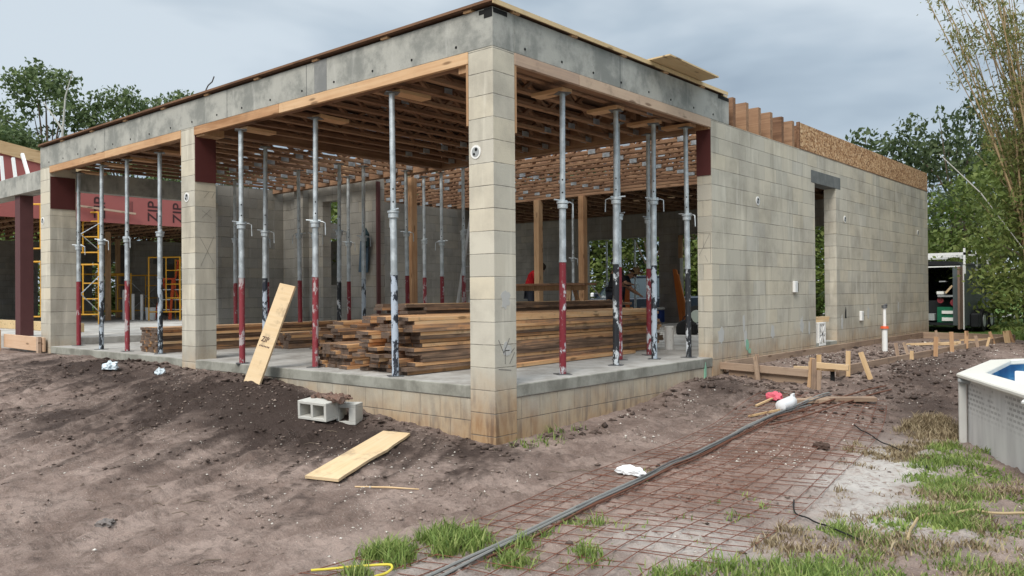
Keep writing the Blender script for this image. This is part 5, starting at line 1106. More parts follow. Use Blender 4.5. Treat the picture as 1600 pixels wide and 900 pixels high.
def person(loc, rz, J, shirt, pants, lab, hat=None, hair=(.03, .02, .015), scale=1.0):
    """J: joint positions, local x = facing, y = left"""
    t = empty('person', loc, rz, lab, 'person'); V = []; E_ = []; Rr = []
    def a(p, r_): V.append(tuple(p)); Rr.append(r_); return len(V)-1
    pel = a(J['pelvis'], .15); wa = a(J['waist'], (.14, .115)); ch = a(J['chest'], (.17, .12)); nk = a(J['neck'], .06); E_ += [(pel, wa), (wa, ch), (ch, nk)]
    hd_ = Vector(J['head']); nkv = Vector(J['neck']); up = (hd_-nkv).normalized(); f_ = Vector(J.get('face', (1, 0, 0))).normalized()
    h0 = a(hd_ - up*.055 + f_*.02, (.07, .075)); h1 = a(hd_ + up*.03, (.078, .095)); h2 = a(hd_ + up*.10, (.05, .06)); E_ += [(nk, h0), (h0, h1), (h1, h2)]
    for s_ in ('l', 'r'):
        sh_, el, wr = (Vector(J[s_+k]) for k in ('sh', 'el', 'wr')); s1 = a(sh_, .062); s2 = a(el, .045); s3 = a(wr, .028); E_ += [(ch, s1), (s1, s2), (s2, s3)]
        d = (wr-el).normalized(); sd_ = d.cross(Vector((0, 0, 1))); sd_ = sd_.normalized() if sd_.length > .1 else Vector((0, 1, 0)); pl = a(wr + d*.05, (.036, .02)); E_.append((s3, pl))
        for k in range(4):
            o_ = sd_*(k-1.5)*.021; L = (.065, .078, .075, .058)[k]; dn = d.lerp(Vector((0, 0, -1)), .45).normalized()
            q1 = a(wr + d*.10 + o_, .0095); q2 = a(wr + d*.10 + o_ + d*L*.5, .0085); q3 = a(wr + d*.10 + o_ + d*L*.5 + dn*L*.5, .007); E_ += [(pl, q1), (q1, q2), (q2, q3)]
        tq = a(wr + d*.055 - sd_*.04, .011); tq2 = a(wr + d*.095 - sd_*.058, .009); E_ += [(pl, tq), (tq, tq2)]
        hp, kn_, an = (Vector(J[s_+k]) for k in ('hip', 'kn', 'an')); l1 = a(hp, .09); l2 = a(kn_, .06); l3 = a(an, .042); l4 = a(an + Vector((.13, 0, -.05)), (.045, .03)); E_ += [(pel, l1), (l1, l2), (l2, l3), (l3, l4)]
    b = skinned('body', V, E_, Rr, skin, t, 1)
    # head details
    side = up.cross(f_).normalized()
    m = MB(); m.cyl(hd_ + f_*.085 + up*.02, hd_ + f_*.118 - up*.015, .008, .016, 8); m.build('nose', skin, b)
    for s_ in (-1, 1):
        m = MB(); m.cyl(hd_ + f_*.083 + side*.032*s_ + up*.03, hd_ + f_*.092 + side*.032*s_ + up*.03, .011, n=8); m.build('eye', MT['dark'], b); m = MB(); m.cyl(hd_ + side*.075*s_, hd_ + side*.095*s_ + up*.005, .025, .02, 8); m.build('ear', skin, b)
    m = MB(); m.bar(hd_ + f_*.088 - up*.045 - side*.022, hd_ + f_*.088 - up*.045 + side*.022, .006, .008); m.build('mouth', MT['maroon'], b)
    hm_ = plain('hair_%d' % len(bpy.data.objects), hair, .8); m = MB(); m.tube([hd_ - f_*.03 + up*.0, hd_ - f_*.02 + up*.06, hd_ + up*.12, hd_ + up*.145], [.092, .10, .085, .03], 14); m.build('hair', hm_, t, smooth=True)
    # clothes
    V = []; E_ = []; Rr = []
    w0 = a(J['waist'], (.165, .14)); c0 = a(J['chest'], (.19, .145)); n0 = a(Vector(J['chest']).lerp(nkv, .75), .085); E_ = [(w0, c0), (c0, n0)]; hp0 = a(Vector(J['waist']).lerp(Vector(J['pelvis']), .6), (.165, .145)); E_.append((hp0, w0))
    for s_ in ('l', 'r'):
        s1 = a(J[s_+'sh'], .08); s2 = a(Vector(J[s_+'sh']).lerp(Vector(J[s_+'el']), .9 if J.get('long') else .75), .068); E_ += [(c0, s1), (s1, s2)]
    skinned('shirt', V, E_, Rr, shirt, t, 2)
    V = []; E_ = []; Rr = []
    p0 = a(J['pelvis'], .165)
    for s_ in ('l', 'r'):
        l1 = a(J[s_+'hip'], .108); l2 = a(J[s_+'kn'], .078); l3 = a(Vector(J[s_+'an']) + Vector((0, 0, .01)), .066); E_ += [(p0, l1), (l1, l2), (l2, l3)]
    skinned('trousers', V, E_, Rr, pants, t, 2)
    for s_ in ('l', 'r'):
        an = Vector(J[s_+'an']); m = MB(); m.tube([an + Vector((-.07, 0, -.04)), an + Vector((.04, 0, -.04)), an + Vector((.17, 0, -.055))], [.045, .05, .035], 8); m.build('shoe', MT['dark'], t, smooth=True)
    if hat == 'straw':
        sm_ = plain('straw', (.42, .28, .15), .85, var=.2, scale=30, bump=.3); ax = (up*.6 - f_*.5 + side*-.2).normalized(); c_ = hd_ + up*.09
        m = MB(); m.cyl(c_ - ax*.005, c_ + ax*.005, .19, .19, 24); o = m.build('straw_hat_brim', sm_, t, smooth=True); m = MB(); m.tube([c_, c_ + ax*.09, c_ + ax*.12], [.105, .095, .05], 16); m.build('crown_of_hat', sm_, o, smooth=True)
    if hat == 'cap':
        m = MB(); m.tube([hd_ + up*.045, hd_ + up*.10, hd_ + up*.15], [.105, .10, .05], 14); o = m.build('cap', MT['maroon'], t, smooth=True); m = MB(); m.bar(hd_ + f_*.06 + up*.055, hd_ + f_*.17 + up*.045, .13, .01, up=tuple(up)); m.build('cap_peak', MT['maroon'], o)
    return t
red_s = plain('red_shirt', (.42, .008, .015), .8, var=.2, scale=10, bump=.2); blk_s = plain('black_shirt', (.012, .013, .015), .85, var=.2); jeans = plain('dark_trousers', (.03, .035, .05), .85, var=.25, scale=12)
JA = dict(pelvis=(-.06, 0, .90), waist=(-.02, 0, 1.02), chest=(.06, 0, 1.22), neck=(.16, 0, 1.38), head=(.26, 0, 1.45), face=(.8, 0, -.6), lsh=(.06, .19, 1.32), lel=(-.18, .40, 1.12), lwr=(.08, .30, .98), rsh=(.12, -.19, 1.33), rel=(.24, -.26, 1.10), rwr=(.42, -.16, 1.02), lhip=(0, .1, .86), lkn=(.05, .11, .47), lan=(-.02, .12, .10), rhip=(0, -.1, .86), rkn=(.06, -.11, .47), ran=(.0, -.14, .10))
person((-8.17, 10.48, 0), R(30), JA, red_s, MT['dsteel'] if False else jeans, 'person in a red T-shirt bending over behind the sawhorse bench')
JB = dict(pelvis=(-.03, 0, .88), waist=(0, 0, 1.0), chest=(.05, 0, 1.22), neck=(.07, 0, 1.40), head=(.05, 0, 1.52), face=(1, 0, -.3), lsh=(.05, .2, 1.31), lel=(.14, .26, 1.06), lwr=(.33, .16, 1.0), rsh=(.06, -.2, 1.31), rel=(.17, -.26, 1.06), rwr=(.36, -.12, 1.04), lhip=(0, .1, .84), lkn=(.04, .11, .46), lan=(-.02, .12, .10), rhip=(0, -.1, .84), rkn=(.05, -.11, .46), ran=(.02, -.12, .10), long=1)
person((-6.18, 11.25, 0), R(60), JB, blk_s, jeans, 'person in a black shirt and dark red cap standing behind the second right side prop', hat='cap')
JC = dict(pelvis=(-.1, 0, .82), waist=(-.05, 0, .94), chest=(.08, 0, 1.12), neck=(.2, 0, 1.24), head=(.30, 0, 1.30), face=(.75, 0, -.66), lsh=(.12, .19, 1.18), lel=(.2, .26, .94), lwr=(.38, .2, .82), rsh=(.13, -.19, 1.18), rel=(.22, -.26, .94), rwr=(.42, -.16, .80), lhip=(-.08, .1, .79), lkn=(.03, .11, .43), lan=(-.08, .12, .10), rhip=(-.08, -.1, .79), rkn=(.05, -.11, .43), ran=(-.02, -.14, .10), long=1)
person((-6.52, 12.06, 0), R(38), JC, plain('navy_shirt', (.012, .018, .03), .85), jeans, 'person in dark clothes and a straw hat bent forward beside the second right side prop', hat='straw')

# ------------------------------------------------------------------ pool
pv = [(2.93, 3.42), (3.74, 1.90), (5.2, 1.0), (7.0, 1.0), (8.5, 1.9), (9.3, 3.4), (9.25, 5.2), (8.4, 6.7), (7.0, 7.5), (5.2, 7.5), (3.7, 6.75), (2.87, 5.30)]
pl = empty('above_ground_pool', (0, 0, 0), 0, 'white rimmed above ground pool with blue water at the right edge', 'swimming pool')
pc = Vector((6.1, 4.2, 0)); RZ = .035
def inset(k): return [((Vector((a, b, 0)) - pc) * (1 - k / (Vector((a, b, 0)) - pc).length) + pc) for a, b in pv]
pw = G('pool_wall', .5, 0, .4); v = pw.coord(); n_ = pw.noise(v, 2.5, 5, .6); n2 = pw.noise(pw.coord(scale=(3, 3, .6)), 2, 4)
bt = pw.n('ShaderNodeTexBrick'); bt.inputs['Scale'].default_value = 1; bt.inputs['Brick Width'].default_value = .09; bt.inputs['Row Height'].default_value = .045; bt.inputs['Mortar Size'].default_value = .012; bt.offset = .5
sp_ = pw.n('ShaderNodeSeparateXYZ'); pw.l(v, sp_.inputs[0]); cb2 = pw.n('ShaderNodeCombineXYZ'); pw.l(pw.math('SUBTRACT', pw.math('MULTIPLY', sp_.outputs[0], .5), pw.math('MULTIPLY', sp_.outputs[1], .9)), cb2.inputs[0]); pw.l(sp_.outputs[2], cb2.inputs[1]); pw.l(cb2.outputs[0], bt.inputs['Vector'])
msk = pw.math('MULTIPLY', pw.mr(sp_.outputs[2], -.42, -.18), pw.mr(n_, .40, .52)); cc = pw.mix(pw.mr(n2, .3, .7), (.52, .51, .50), (.68, .67, .65)); cc = pw.mix(pw.math('MULTIPLY', pw.math('SUBTRACT', 1.0, bt.outputs['Fac']), pw.math('MULTIPLY', msk, .85)), cc, (.30, .29, .28)); pw.col(cc)
m = MB(); i1 = inset(.09); i2 = inset(.11)
for k in range(12):
    a, b = i1[k], i1[(k+1) % 12]; c2, d2 = i2[k], i2[(k+1) % 12]
    m.add([(a.x, a.y, -1.0), (b.x, b.y, -1.0), (b.x, b.y, RZ-.04), (a.x, a.y, RZ-.04)], [(0, 1, 2, 3)])
m.build('pool_wall', pw.mat, pl)
m = MB(); i3 = inset(.24)
out0 = [Vector((a, b, 0)) for a, b in pv]
for k in range(12):
    j = (k+1) % 12; A, B, Cc, Dd = out0[k], out0[j], i3[j], i3[k]
    m.add([(A.x, A.y, RZ-.045), (B.x, B.y, RZ-.045), (B.x, B.y, RZ-.005), (A.x, A.y, RZ-.005), (Dd.x, Dd.y, RZ-.045), (Cc.x, Cc.y, RZ-.045), (Cc.x, Cc.y, RZ+.012), (Dd.x, Dd.y, RZ+.012)], [(0, 1, 2, 3), (3, 2, 6, 7), (7, 6, 5, 4), (4, 5, 1, 0)])
rimm = m.build('pool_rim', plain('cream_rim', (.66, .64, .58), .4, var=.05, spec=.4), pl, bevel=.01)
for k in (0, 1, 11, 10):
    p = inset(.05)[k]; m = MB(); m.box((-.045, -.035, -1.0), (.045, .035, RZ-.05)); o = m.build('upright', plain('upright_%d' % k, (.52, .51, .48), .45), pl, bevel=.008); o.location = (p.x, p.y, 0); d = (pc - p); o.rotation_euler = (0, 0, math.atan2(d.y, d.x) + R(90))
    m = MB(); m.box((-.10, -.085, RZ-.1), (.10, .04, RZ-.046)); q_ = m.build('top_cap', MT['greyp'] if k == 0 else MT['whitep'], o, bevel=.02)
ln = G('pool_liner', .4); v = ln.coord(); vo = ln.n('ShaderNodeTexVoronoi'); vo.inputs['Scale'].default_value = 7; ln.l(v, vo.inputs['Vector']); ln.col(ln.ramp(vo.outputs['Distance'], [(0, (.015, .09, .26)), (.5, (.03, .17, .40)), (1, (.12, .34, .55))]))
m = MB()
for k in range(12):
    j = (k+1) % 12; A, B = i2[k], i2[j]; m.add([(A.x, A.y, RZ-.05), (B.x, B.y, RZ-.05), (B.x, B.y, -1.1), (A.x, A.y, -1.1)], [(0, 1, 2, 3)])
m.add([(p.x, p.y, -1.1) for p in i2], [tuple(range(12))]); m.build('liner', ln.mat, pl)
wa_ = G('pool_water', .03, 0, .5); wa_.b.inputs['Transmission Weight'].default_value = .75; wa_.b.inputs['IOR'].default_value = 1.33; wa_.col((.25, .55, .8)); wa_.bump(wa_.noise(wa_.coord(), 6, 3), .25, .03)
m = MB(); m.add([(p.x, p.y, -.16) for p in inset(.112)], [tuple(range(12))]); m.build('water', wa_.mat, pl)
m = MB(); m.box((3.28, 4.28, -.3), (3.40, 4.36, .0)); m.build('skimmer', MT['whitep'], pl)
m = MB(); m.cyl((0, 0, -.02), (0, 0, .05), .07, .06, 14); o = m.build('chlorine_float', plain('float_tan', (.6, .45, .2), .5), None, smooth=True); o.location = (3.5, 4.2, -.16); tag(o, 'small tan float on the blue pool water', 'float')

# ------------------------------------------------------------------ rebar, mesh, hoses
def gpath(pts, off=.008, n=24, seed=0, wob=0.0):
    r_ = random.Random(seed); P_ = []
    for i in range(n+1):
        t = i/n*(len(pts)-1); k = min(int(t), len(pts)-2); f = t-k; x = pts[k][0]*(1-f)+pts[k+1][0]*f; y = pts[k][1]*(1-f)+pts[k+1][1]*f
        P_.append((x + r_.uniform(-wob, wob), y + r_.uniform(-wob, wob)))
    zs = ground(np.array([p[0] for p in P_]), np.array([p[1] for p in P_])); return [Vector((p[0], p[1], z + off)) for p, z in zip(P_, zs)]
def smoothz(P_, lift=0):
    z = [p.z for p in P_]; n = len(z); zz = [max(z[max(0, i-3):i+4]) for i in range(n)]; zz = [sum(zz[max(0, i-3):i+4])/len(zz[max(0, i-3):i+4]) for i in range(n)]
    return [Vector((p.x, p.y, q + lift)) for p, q in zip(P_, zz)]
rb_d = plain('dark_rebar', (.10, .10, .10), .6, var=.3, scale=20); rb_r = plain('rusty_rebar', (.12, .05, .03), .85, var=.4, scale=25); pip = plain('grey_pipe', (.20, .20, .19), .5, var=.15)
BP = [(1.84, -2.75), (1.77, -2.1), (1.68, -1.1), (1.55, .1), (1.43, 1.2), (1.38, 2.0), (1.42, 2.9)]
for i, (dx0, dx1, rr_, mm, lift, ext, lab) in enumerate((
    (-.03, -.015, .007, rb_d, .006, [(1.46, 3.5)], 'dark steel bar on the left side of the long bar bundle'), (-.012, .0, .009, pip, .012, [(1.50, 3.6), (1.54, 3.9)], 'grey pipe in the middle of the long bar bundle'),
    (.012, .012, .009, pip, .008, [(1.52, 3.4)], 'grey pipe on the right side of the long bar bundle'), (.0, .02, .007, rb_d, .022, [(1.60, 3.8)], 'dark bar lying on top of the long bundle'),
    (.05, .03, .006, rb_r, .004, [], 'rusty bar at the right side of the long bundle'), (.075, .05, .006, rb_r, .004, [(1.6, 3.3)], 'rusty bar lowest on the right of the long bundle'))):
    n_ = len(BP); base = [(p[0] + dx0 + (dx1-dx0)*k/(n_-1), p[1]) for k, p in enumerate(BP)][(0, 0, 0, 2, 1, 2)[i]:] + ext
    P_ = smoothz(gpath(base, n=60), lift); m = MB(); m.tube(P_, rr_, 6); tag(m.build('steel_bar', mm, smooth=True), lab, 'steel bar', 'long steel bars lying in a bundle')
for i, (a, b, lab) in enumerate((((1.47, 2.6), (1.90, 4.75), 'rusty bar reaching toward the pad corner, left of two'), ((1.53, 2.3), (2.0, 4.6), 'rusty bar reaching toward the pad corner, right of two'))):
    P_ = smoothz(gpath([a, b], n=24), .012); m = MB(); m.tube(P_, .008, 6); tag(m.build('steel_bar', rb_r, smooth=True), lab, 'steel bar', 'long steel bars lying in a bundle')
mwm = MB(); r_ = random.Random(77)
def mx_(u, v_):
    x0 = 1.22 - .03*v_ + .05*math.sin(v_*.9); x1 = 3.0 - .105*v_ - .012*max(0, v_-4.0)**2*3; y = -3.0 + v_; return (x0 + (x1-x0)*u + .035*math.sin(v_*1.6+u*4), y + .5*u + .03*math.sin(u*5+v_))
NW, NL = 12, 60
for i in range(NW+1):
    pts = [mx_(i/NW, 6.6*j/60) for j in range(61)]; zs = ground(np.array([p[0] for p in pts]), np.array([p[1] for p in pts]))
    P_ = smoothz([Vector((p[0], p[1], z)) for p, z in zip(pts, zs)], -.001 + .006*math.sin(i*1.7)); mwm.tube(P_, .003, 4)
for j in range(NL+1):
    if j in (7, 31): continue
    pts = [mx_(i/26 * (1 if j % 9 else .8), 6.6*j/NL) for i in range(27)]; zs = ground(np.array([p[0] for p in pts]), np.array([p[1] for p in pts]))
    P_ = smoothz([Vector((p[0], p[1], z)) for p, z in zip(pts, zs)], -.001 + .006*math.sin(j*2.1)); mwm.tube(P_, .0025, 4)
tag(mwm.build('wire_mesh_sheet', plain('rusty_wire', (.15, .058, .037), .85, var=.35, scale=20)), 'rusty welded wire mesh sheet lying half buried in the dirt', 'wire mesh')
def hose(name, pts, r0, mat, lab, cat='hose', lift=.01):
    q = [Vector((p[0], p[1], 0)) for p in pts]; q2 = []
    for k in range(len(q)-1):
        p0, p1, p2, p3 = q[max(0, k-1)], q[k], q[k+1], q[min(len(q)-1, k+2)]
        for t in (0, .25, .5, .75): q2.append(.5*((2*p1) + (p2-p0)*t + (2*p0-5*p1+4*p2-p3)*t*t + (3*p1-p0-3*p2+p3)*t**3))
    q2.append(q[-1]); pts = [(p.x, p.y) for p in q2]
    m = MB(); m.tube(smoothz(gpath(pts, n=60), lift), r0*.75, 6); tag(m.build(name, mat, smooth=True), lab, cat)
hose('garden_hose', [(3.50, -.42), (3.42, .0), (3.41, .3), (3.55, .5), (3.75, .62), (4.2, .8)], .012, plain('tan_hose', (.36, .27, .15), .6), 'tan hose curving through the grass at lower right')
hose('black_cable', [(2.10, 3.0), (2.35, 2.75), (2.62, 2.48), (2.95, 2.15), (3.05, 1.8)], .008, MT['dark'], 'black cable trailing over the sand toward the pool', 'cable')
hose('black_cable', [(2.62, .15), (2.72, -.1), (2.82, -.22), (3.0, -.3), (3.3, -.5)], .007, MT['dark'], 'short black cable beside the lower right grass', 'cable')
hose('yellow_rope', [(1.28, -2.86), (1.40, -2.68), (1.52, -2.55), (1.60, -2.60), (1.62, -2.72)], .009, plain('yellow_rope', (.6, .5, .06), .6), 'yellow strap lying in the grass at the bottom edge', 'strap', .02)

# litter
def crumple(name, loc, s, mat, lab, cat, seed):
    r_ = random.Random(seed); import bmesh
    bm = bmesh.new(); bmesh.ops.create_icosphere(bm, subdivisions=3, radius=1)
    for v_ in bm.verts:
        k = 1 + .35*math.sin(v_.co.x*5+seed) * math.cos(v_.co.y*6) + r_.uniform(-.13, .13); v_.co = Vector((v_.co.x*s[0]*k, v_.co.y*s[1]*k, max(-.25, v_.co.z)*s[2]*k))
    me_ = bpy.data.meshes.new(name); bm.to_mesh(me_); bm.free(); me_.materials.append(mat); o = bpy.data.objects.new(name, me_); col.objects.link(o); o.location = loc; return tag(o, lab, cat)
fl = plain('thin_white_plastic', (.72, .73, .74), .35, spec=.5)
crumple('plastic_bag', (1.40, 0.0, gz(1.4, 0)+.015), (.11, .055, .045), fl, 'crumpled white plastic bag beside the bar bundle', 'plastic bag', 2)
crumple('plastic_wrapper', (-6.05, -.72, gz(-6.05, -.72)+.02), (.13, .08, .07), plain('pale_blue_plastic', (.55, .62, .66), .4), 'pale crumpled wrapper by the dirt heap at the left', 'wrapper', 3)
crumple('plastic_wrapper', (-5.30, -.42, gz(-5.3, -.42)+.02), (.09, .06, .06), plain('pale_blue_plastic_two', (.55, .62, .66), .4), 'small pale wrapper under the middle pillar', 'wrapper', 4)
jg = empty('white_jug', (1.40, 3.08, gz(1.40, 3.08)+.05), R(82), 'white plastic jug lying on the bars beside the pink rag', 'jug'); m = MB(); m.tube([(-.17, 0, 0), (-.15, 0, .0), (-.02, .0, .01), (.12, .03, .02), (.19, .04, .02)], [.02, .06, .066, .062, .03], 14); m.build('body', fl, jg, smooth=True)
m = MB(); m.tube([(.12, .03, .085), (.2, .05, .09), (.2, .05, .02)], .014, 8); m.build('handle', fl, jg, smooth=True)
crumple('pink_rag', (1.16, 3.30, gz(1.16, 3.3)+.03), (.09, .07, .06), plain('pink_cloth', (.62, .12, .16), .8, var=.3, scale=20), 'crumpled pink red rag near the white jug', 'rag', 5)
for i, (a, b) in enumerate((((1.10, 2.95), (1.16, 3.28)), ((1.20, 2.55), (1.38, 2.95)))):
    m = MB(); za = gz(*a)+.015; m.bar((0, 0, 0), (b[0]-a[0], b[1]-a[1], gz(*b)+.03-za), .022, .018); o = m.build('wood_stick', MT['fresh_x']); o.location = (a[0], a[1], za); tag(o, ('short yellow stick poking from the pink rag', 'yellow stick leading to the white jug')[i], 'stick')
for i, (x_, y_, rz, L) in enumerate(((1.72, 3.75, 40, .75), (1.45, 3.45, 44, .5))):
    m = MB(); m.box((-L/2, -.04, 0), (L/2, .04, .04)); o = m.build('wood_offcut', (MT['stake_x'])); o.location = (x_, y_, gz(x_, y_)+.005); o.rotation_euler = (R(6), 0, R(rz)); tag(o, ('weathered offcut lying under the rusty bars', 'shorter weathered offcut tucked under the bar bundle')[i], 'offcut')

# ------------------------------------------------------------------ stones, clods, grass
def dens(x, y):
    n = fbm(x, y, 1.6, 301, 4, .6); return np.clip(-.25 + 7*n, .02, 1)
def scatter(name, n, box, size, seed, mat, lab, fn=None, power=2.2, sink=.3):
    r_ = np.random.RandomState(seed); x = r_.uniform(box[0], box[1], n*3); y = r_.uniform(box[2], box[3], n*3)
    p = dens(x + seed*3.1, y) if fn is None else fn(x, y); ok = (r_.rand(n*3) < p) & ~((x < .02) & (y > -.02)); x = x[ok][:n]; y = y[ok][:n]; z = ground(x, y); n = len(x)
    s = size[0] + (size[1]-size[0]) * r_.rand(n)**power
    base = np.array([(1,0,0),(0,1,0),(-1,0,0),(0,-1,0),(.1,.1,.8),(-.1,0,-.7),(.7,.7,.2),(-.7,.6,.25),(.6,-.7,.15)], float)
    base = base[:6]; fc = np.array([(0,1,4),(1,2,4),(2,3,4),(3,0,4),(1,0,5),(2,1,5),(3,2,5),(0,3,5)])
    co = base[None] * (1 + .35*r_.normal(size=(n, 6, 1))) * s[:, None, None] * (np.array([1, 1, .7]) * (.7 + .6*r_.rand(n, 1, 3)))
    a = r_.uniform(0, 6.28, n); c, q = np.cos(a), np.sin(a); X = co[..., 0]*c[:, None] - co[..., 1]*q[:, None]; Y = co[..., 0]*q[:, None] + co[..., 1]*c[:, None]
    co = np.stack([X + x[:, None], Y + y[:, None], co[..., 2] + z[:, None] + (s*(.7-sink))[:, None]*.6], -1).reshape(-1, 3)
    fa = (fc[None] + 6*np.arange(n)[:, None, None]).reshape(-1, 3); t = np.repeat(r_.rand(n), 6)
    o = mesh_np(name, co, fa, t, mat); tag(o, lab, kind='stuff'); return o
def tonemat(name, c0, c1, rough=.9):
    g = G(name, rough, 0, .2); a = g.n('ShaderNodeAttribute'); a.attribute_name = 'tone'; s_ = g.n('ShaderNodeSeparateColor'); g.l(a.outputs['Color'], s_.inputs[0]); g.col(g.ramp(s_.outputs[0], [(0, c0), (1, c1)])); return g.mat
shell = tonemat('shell_grit', (.40, .36, .31), (.74, .70, .64)); clod = tonemat('dark_clods', (.045, .032, .026), (.13, .095, .08)); drycl = tonemat('dry_clods', (.16, .12, .10), (.28, .22, .185))
scatter('shell_grit', 3200, (-5, 4.2, -4.2, 7), (.002, .010), 1, shell, 'pale shell grit scattered over the dirt')
scatter('shell_grit', 1500, (.1, 3.0, 1.0, 12), (.004, .016), 2, shell, 'pale shell grit around the form boards')
scatter('shell_grit', 260, (-1.0, 1.0, -2.6, -.2), (.003, .013), 12, shell, 'pale shell grit in front of the corner pillar')
def dampfn(x, y): return np.clip(soil(x, y)[0]*1.1 - .15, .03, 1)
scatter('dark_clods', 5200, (-9, 3, -3.6, 8), (.004, .026), 3, clod, 'dark damp dirt clods', dampfn)
scatter('dry_clods', 6200, (-6, 3.6, -4, 7), (.003, .02), 4, drycl, 'dry dirt clods')
def basefn(x, y): return np.clip(np.exp(-((y + .15)/.16)**2)*(x < .1) + np.exp(-((x - .18)/.14)**2)*(y > -.2)*(y < 4.3), 0, 1) + .9*np.exp(-(((x+6.6)/.4)**2 + ((y+.8)/.35)**2)) + .8*np.exp(-(((x-.5)/.4)**2 + ((y-3.5)/.45)**2)) + .6*np.exp(-(((x-2.5)/.3)**2 + ((y-5.4)/.8)**2))
scatter('dark_clods', 2600, (-8, 2.8, -1.4, 6.5), (.01, .05), 5, clod, 'dark clods heaped along the footing and on the dirt heaps', basefn)
# twigs and roots
m = MB(); r_ = random.Random(15)
for k in range(130):
    x_, y_ = r_.uniform(-4, 3.2), r_.uniform(-3.6, 4)
    if x_ < .1 and y_ > -.1: continue
    a_ = r_.uniform(0, 6.28); L = r_.uniform(.04, .2); z_ = gz(x_, y_)+.006; m.tube([(x_, y_, z_), (x_+math.cos(a_)*L*.5, y_+math.sin(a_)*L*.5, z_+.01), (x_+math.cos(a_+.4)*L, y_+math.sin(a_+.4)*L, z_)], [.003, .0035, .002], 4)
tag(m.build('twigs', MT['bark']), 'thin roots and twigs in the dirt', kind='stuff')
def blades(name, pts, hts, seed, mat, lab, wid=.0035, bend=.85):
    r_ = np.random.RandomState(seed); n = len(pts); x, y = pts[:, 0], pts[:, 1]; z = ground(x, y) - .006
    az = r_.uniform(0, 6.28, n); h = hts*(.3 + 1.1*r_.rand(n)**1.5); b = bend*h*(.3 + r_.rand(n)); w_ = wid*(.6 + .8*r_.rand(n)); pa = az + 1.57 + r_.normal(0, .5, n)
    dx, dy = np.cos(az), np.sin(az); px, py = np.cos(pa)*w_, np.sin(pa)*w_
    def P_(f, wf, hh): return np.stack([x + dx*b*f + px*wf, y + dy*b*f + py*wf, z + h*hh], -1)
    co = np.stack([P_(0, -1, 0), P_(0, 1, 0), P_(.25, .85, .55), P_(.25, -.85, .55), P_(1, 0, .98)], 1).reshape(-1, 3)
    i0 = 5*np.arange(n)[:, None]; fa = np.concatenate([i0 + [0, 1, 2], i0 + [0, 2, 3], i0 + [3, 2, 4]], 0); t = np.repeat(np.clip(r_.normal(.5, .27, n) + .35*fbm(x, y, 2.5, 777, 3), 0, 1), 5)
    o = mesh_np(name, co, fa, t, mat); tag(o, lab, kind='stuff'); return o
def inpoly(x, y, poly):
    c = np.zeros(len(x), bool); n = len(poly)
    for i in range(n):
        (x1, y1), (x2, y2) = poly[i], poly[(i+1) % n]; c ^= ((y1 > y) != (y2 > y)) & (x < (x2-x1)*(y-y1)/(y2-y1+1e-12) + x1)
    return c
def patch(name, poly, n, ht, seed, lab, mat='grass', thr=-.02, gain=9, f=2.6, wid=.004, tuft=7, spread=.022):
    r_ = np.random.RandomState(seed); P = np.array(poly); lo, hi = P.min(0) - .1, P.max(0) + .1; m_ = n*4//tuft; x = r_.uniform(lo[0], hi[0], m_); y = r_.uniform(lo[1], hi[1], m_)
    k = np.clip((fbm(x, y, f, seed, 4, .6) - thr)*gain, 0, 1); ok = inpoly(x + .12*fbm(x, y, 3, seed+9, 2)*4, y, poly) & (r_.rand(m_) < k); x, y, k = x[ok], y[ok], k[ok]
    x = np.repeat(x, tuft); y = np.repeat(y, tuft); k = np.repeat(k, tuft); pts = np.stack([x + r_.normal(0, spread, len(x)), y + r_.normal(0, spread, len(x))], 1)
    return blades(name, pts, ht*(.45 + .75*k), seed, LM[mat], lab, wid)
patch('grass', [(1.35, -2.75), (1.22, -2.45), (1.3, -2.1), (1.34, -1.75), (1.5, -1.8), (1.6, -2.1), (1.62, -2.45), (1.55, -2.8)], 3400, .075, 401, 'green grass at the bottom edge left of the bar bundle', thr=-.04, gain=6, f=5, spread=.03)
patch('grass', [(1.88, -2.3), (1.72, -1.7), (1.66, -1.2), (1.85, -1.15), (2.15, -1.5), (2.22, -1.87), (2.1, -2.2)], 2800, .065, 402, 'green grass right of the bar bundle near the bottom edge', thr=-.02, gain=6, f=5, spread=.03)
patch('grass', [(2.72, -1.75), (3.0, -1.0), (3.0, -.45), (3.15, .2), (3.25, 1.0), (3.0, 1.9), (2.92, 2.9), (3.0, 3.35), (3.4, 2.45), (3.8, 1.6), (4.4, .6), (4.9, -.9), (3.6, -2.2)], 25000, .055, 403, 'green grass at lower right and around the pool foot', thr=-.005, gain=5, f=3.6, spread=.034)
patch('clover_weeds', [(2.72, -1.75), (2.95, -1.0), (2.95, -.3), (3.1, .4), (3.1, 1.4), (2.95, 2.2), (3.3, 2.6), (3.8, 1.6), (4.4, .6), (4.9, -.9), (3.6, -2.2)], 9000, .030, 413, 'low broad leaved weeds among the grass', thr=-.02, gain=6, f=3.2, wid=.009, spread=.03)
patch('grass', [(2.2, -.7), (2.2, .1), (2.5, .1), (2.6, -.6)], 260, .06, 404, 'sparse green sprouts through the wire mesh', thr=.02)
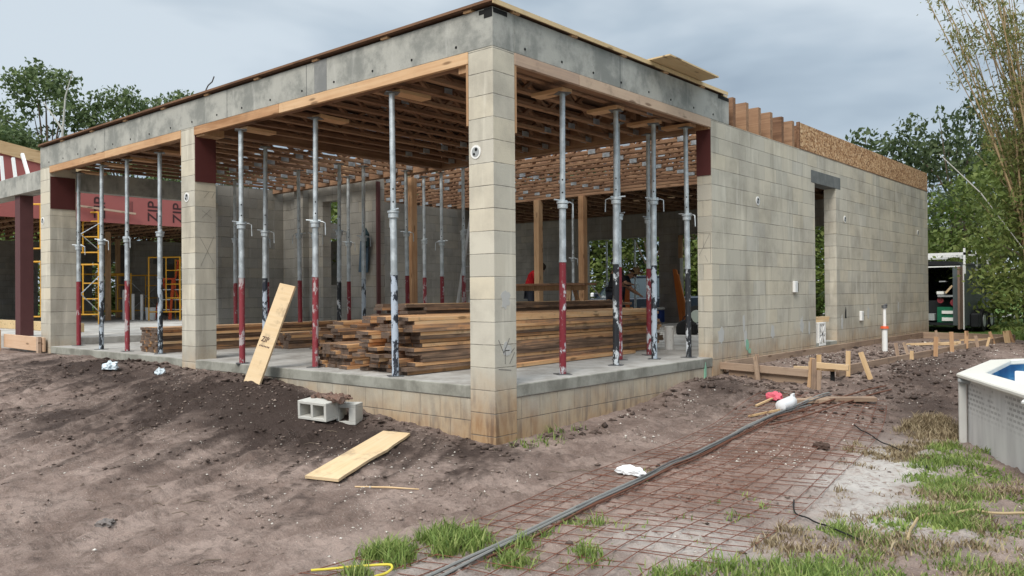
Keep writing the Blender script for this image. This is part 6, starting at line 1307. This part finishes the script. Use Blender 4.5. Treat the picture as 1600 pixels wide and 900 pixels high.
patch('grass', [(1.3, -1.6), (2.8, -1.2), (2.9, .6), (1.3, .8)], 350, .04, 405, 'thin green sprouts scattered over the mesh', thr=.08)
patch('dry_grass', [(2.35, 1.75), (2.3, 2.35), (2.75, 2.75), (2.95, 2.3), (2.8, 1.6)], 5500, .04, 406, 'dry brown grass stubble beside the mesh', 'dry', thr=-.08)
patch('dry_grass', [(2.55, 2.9), (2.5, 3.9), (2.85, 4.2), (3.0, 3.3), (2.9, 2.8)], 3500, .06, 407, 'dead brown grass against the pool corner', 'dry', thr=-.08)
patch('dry_grass', [(2.8, -1.9), (4.4, -2.2), (4.2, .8), (3.3, 2.2), (2.95, 2.2), (2.85, .2)], 9000, .045, 408, 'thin dead grass between the green tufts', 'dry', thr=0)
patch('lawn_grass', [(1.7, 15.2), (-.1, 23.5), (6, 24), (6, 14.6), (3, 14.6)], 26000, .12, 409, 'lawn grass behind the form boards beside the trailer', thr=-.3, wid=.012, spread=.1, tuft=6)
patch('weeds', [(.1, -.02), (.1, 1.1), (.2, 1.1), (.25, 0)], 120, .06, 410, 'small weeds at the wall foot', thr=-.1)
mbx = MB(); mbx.box((1.9, 24.8, -.5), (9, 26.2, -.28)); tag(mbx.build('pale_path', MT['drive']), 'pale path crossing the lawn behind the trailer', kind='structure')

m = MB(); r_ = random.Random(31)
crumple('dark_clod', (2.12, 2.05, gz(2.12, 2.05)+.015), (.07, .05, .04), clod if False else plain('clod_brown', (.07, .045, .035), .95), 'single dark clod lying on the wire mesh', 'clod', 8)
crumple('dark_clod', (-.35, -3.2, gz(-.35, -3.2)+.01), (.05, .05, .03), plain('clod_grey', (.16, .14, .13), .95), 'grey clod on the bare dirt at lower left', 'clod', 9)

def formfn(x, y): return np.clip(.9*blob(x, y, 1.9, 6, .35, 3.5) + .7*blob(x, y, .8, 3.9, .7, .35) + .5*blob(x, y, .7, 7, .5, 4), 0, 1)
scatter('dark_clods', 2600, (-.2, 2.9, 3.2, 13), (.006, .04), 25, clod, 'loose dug soil around the form boards', formfn)
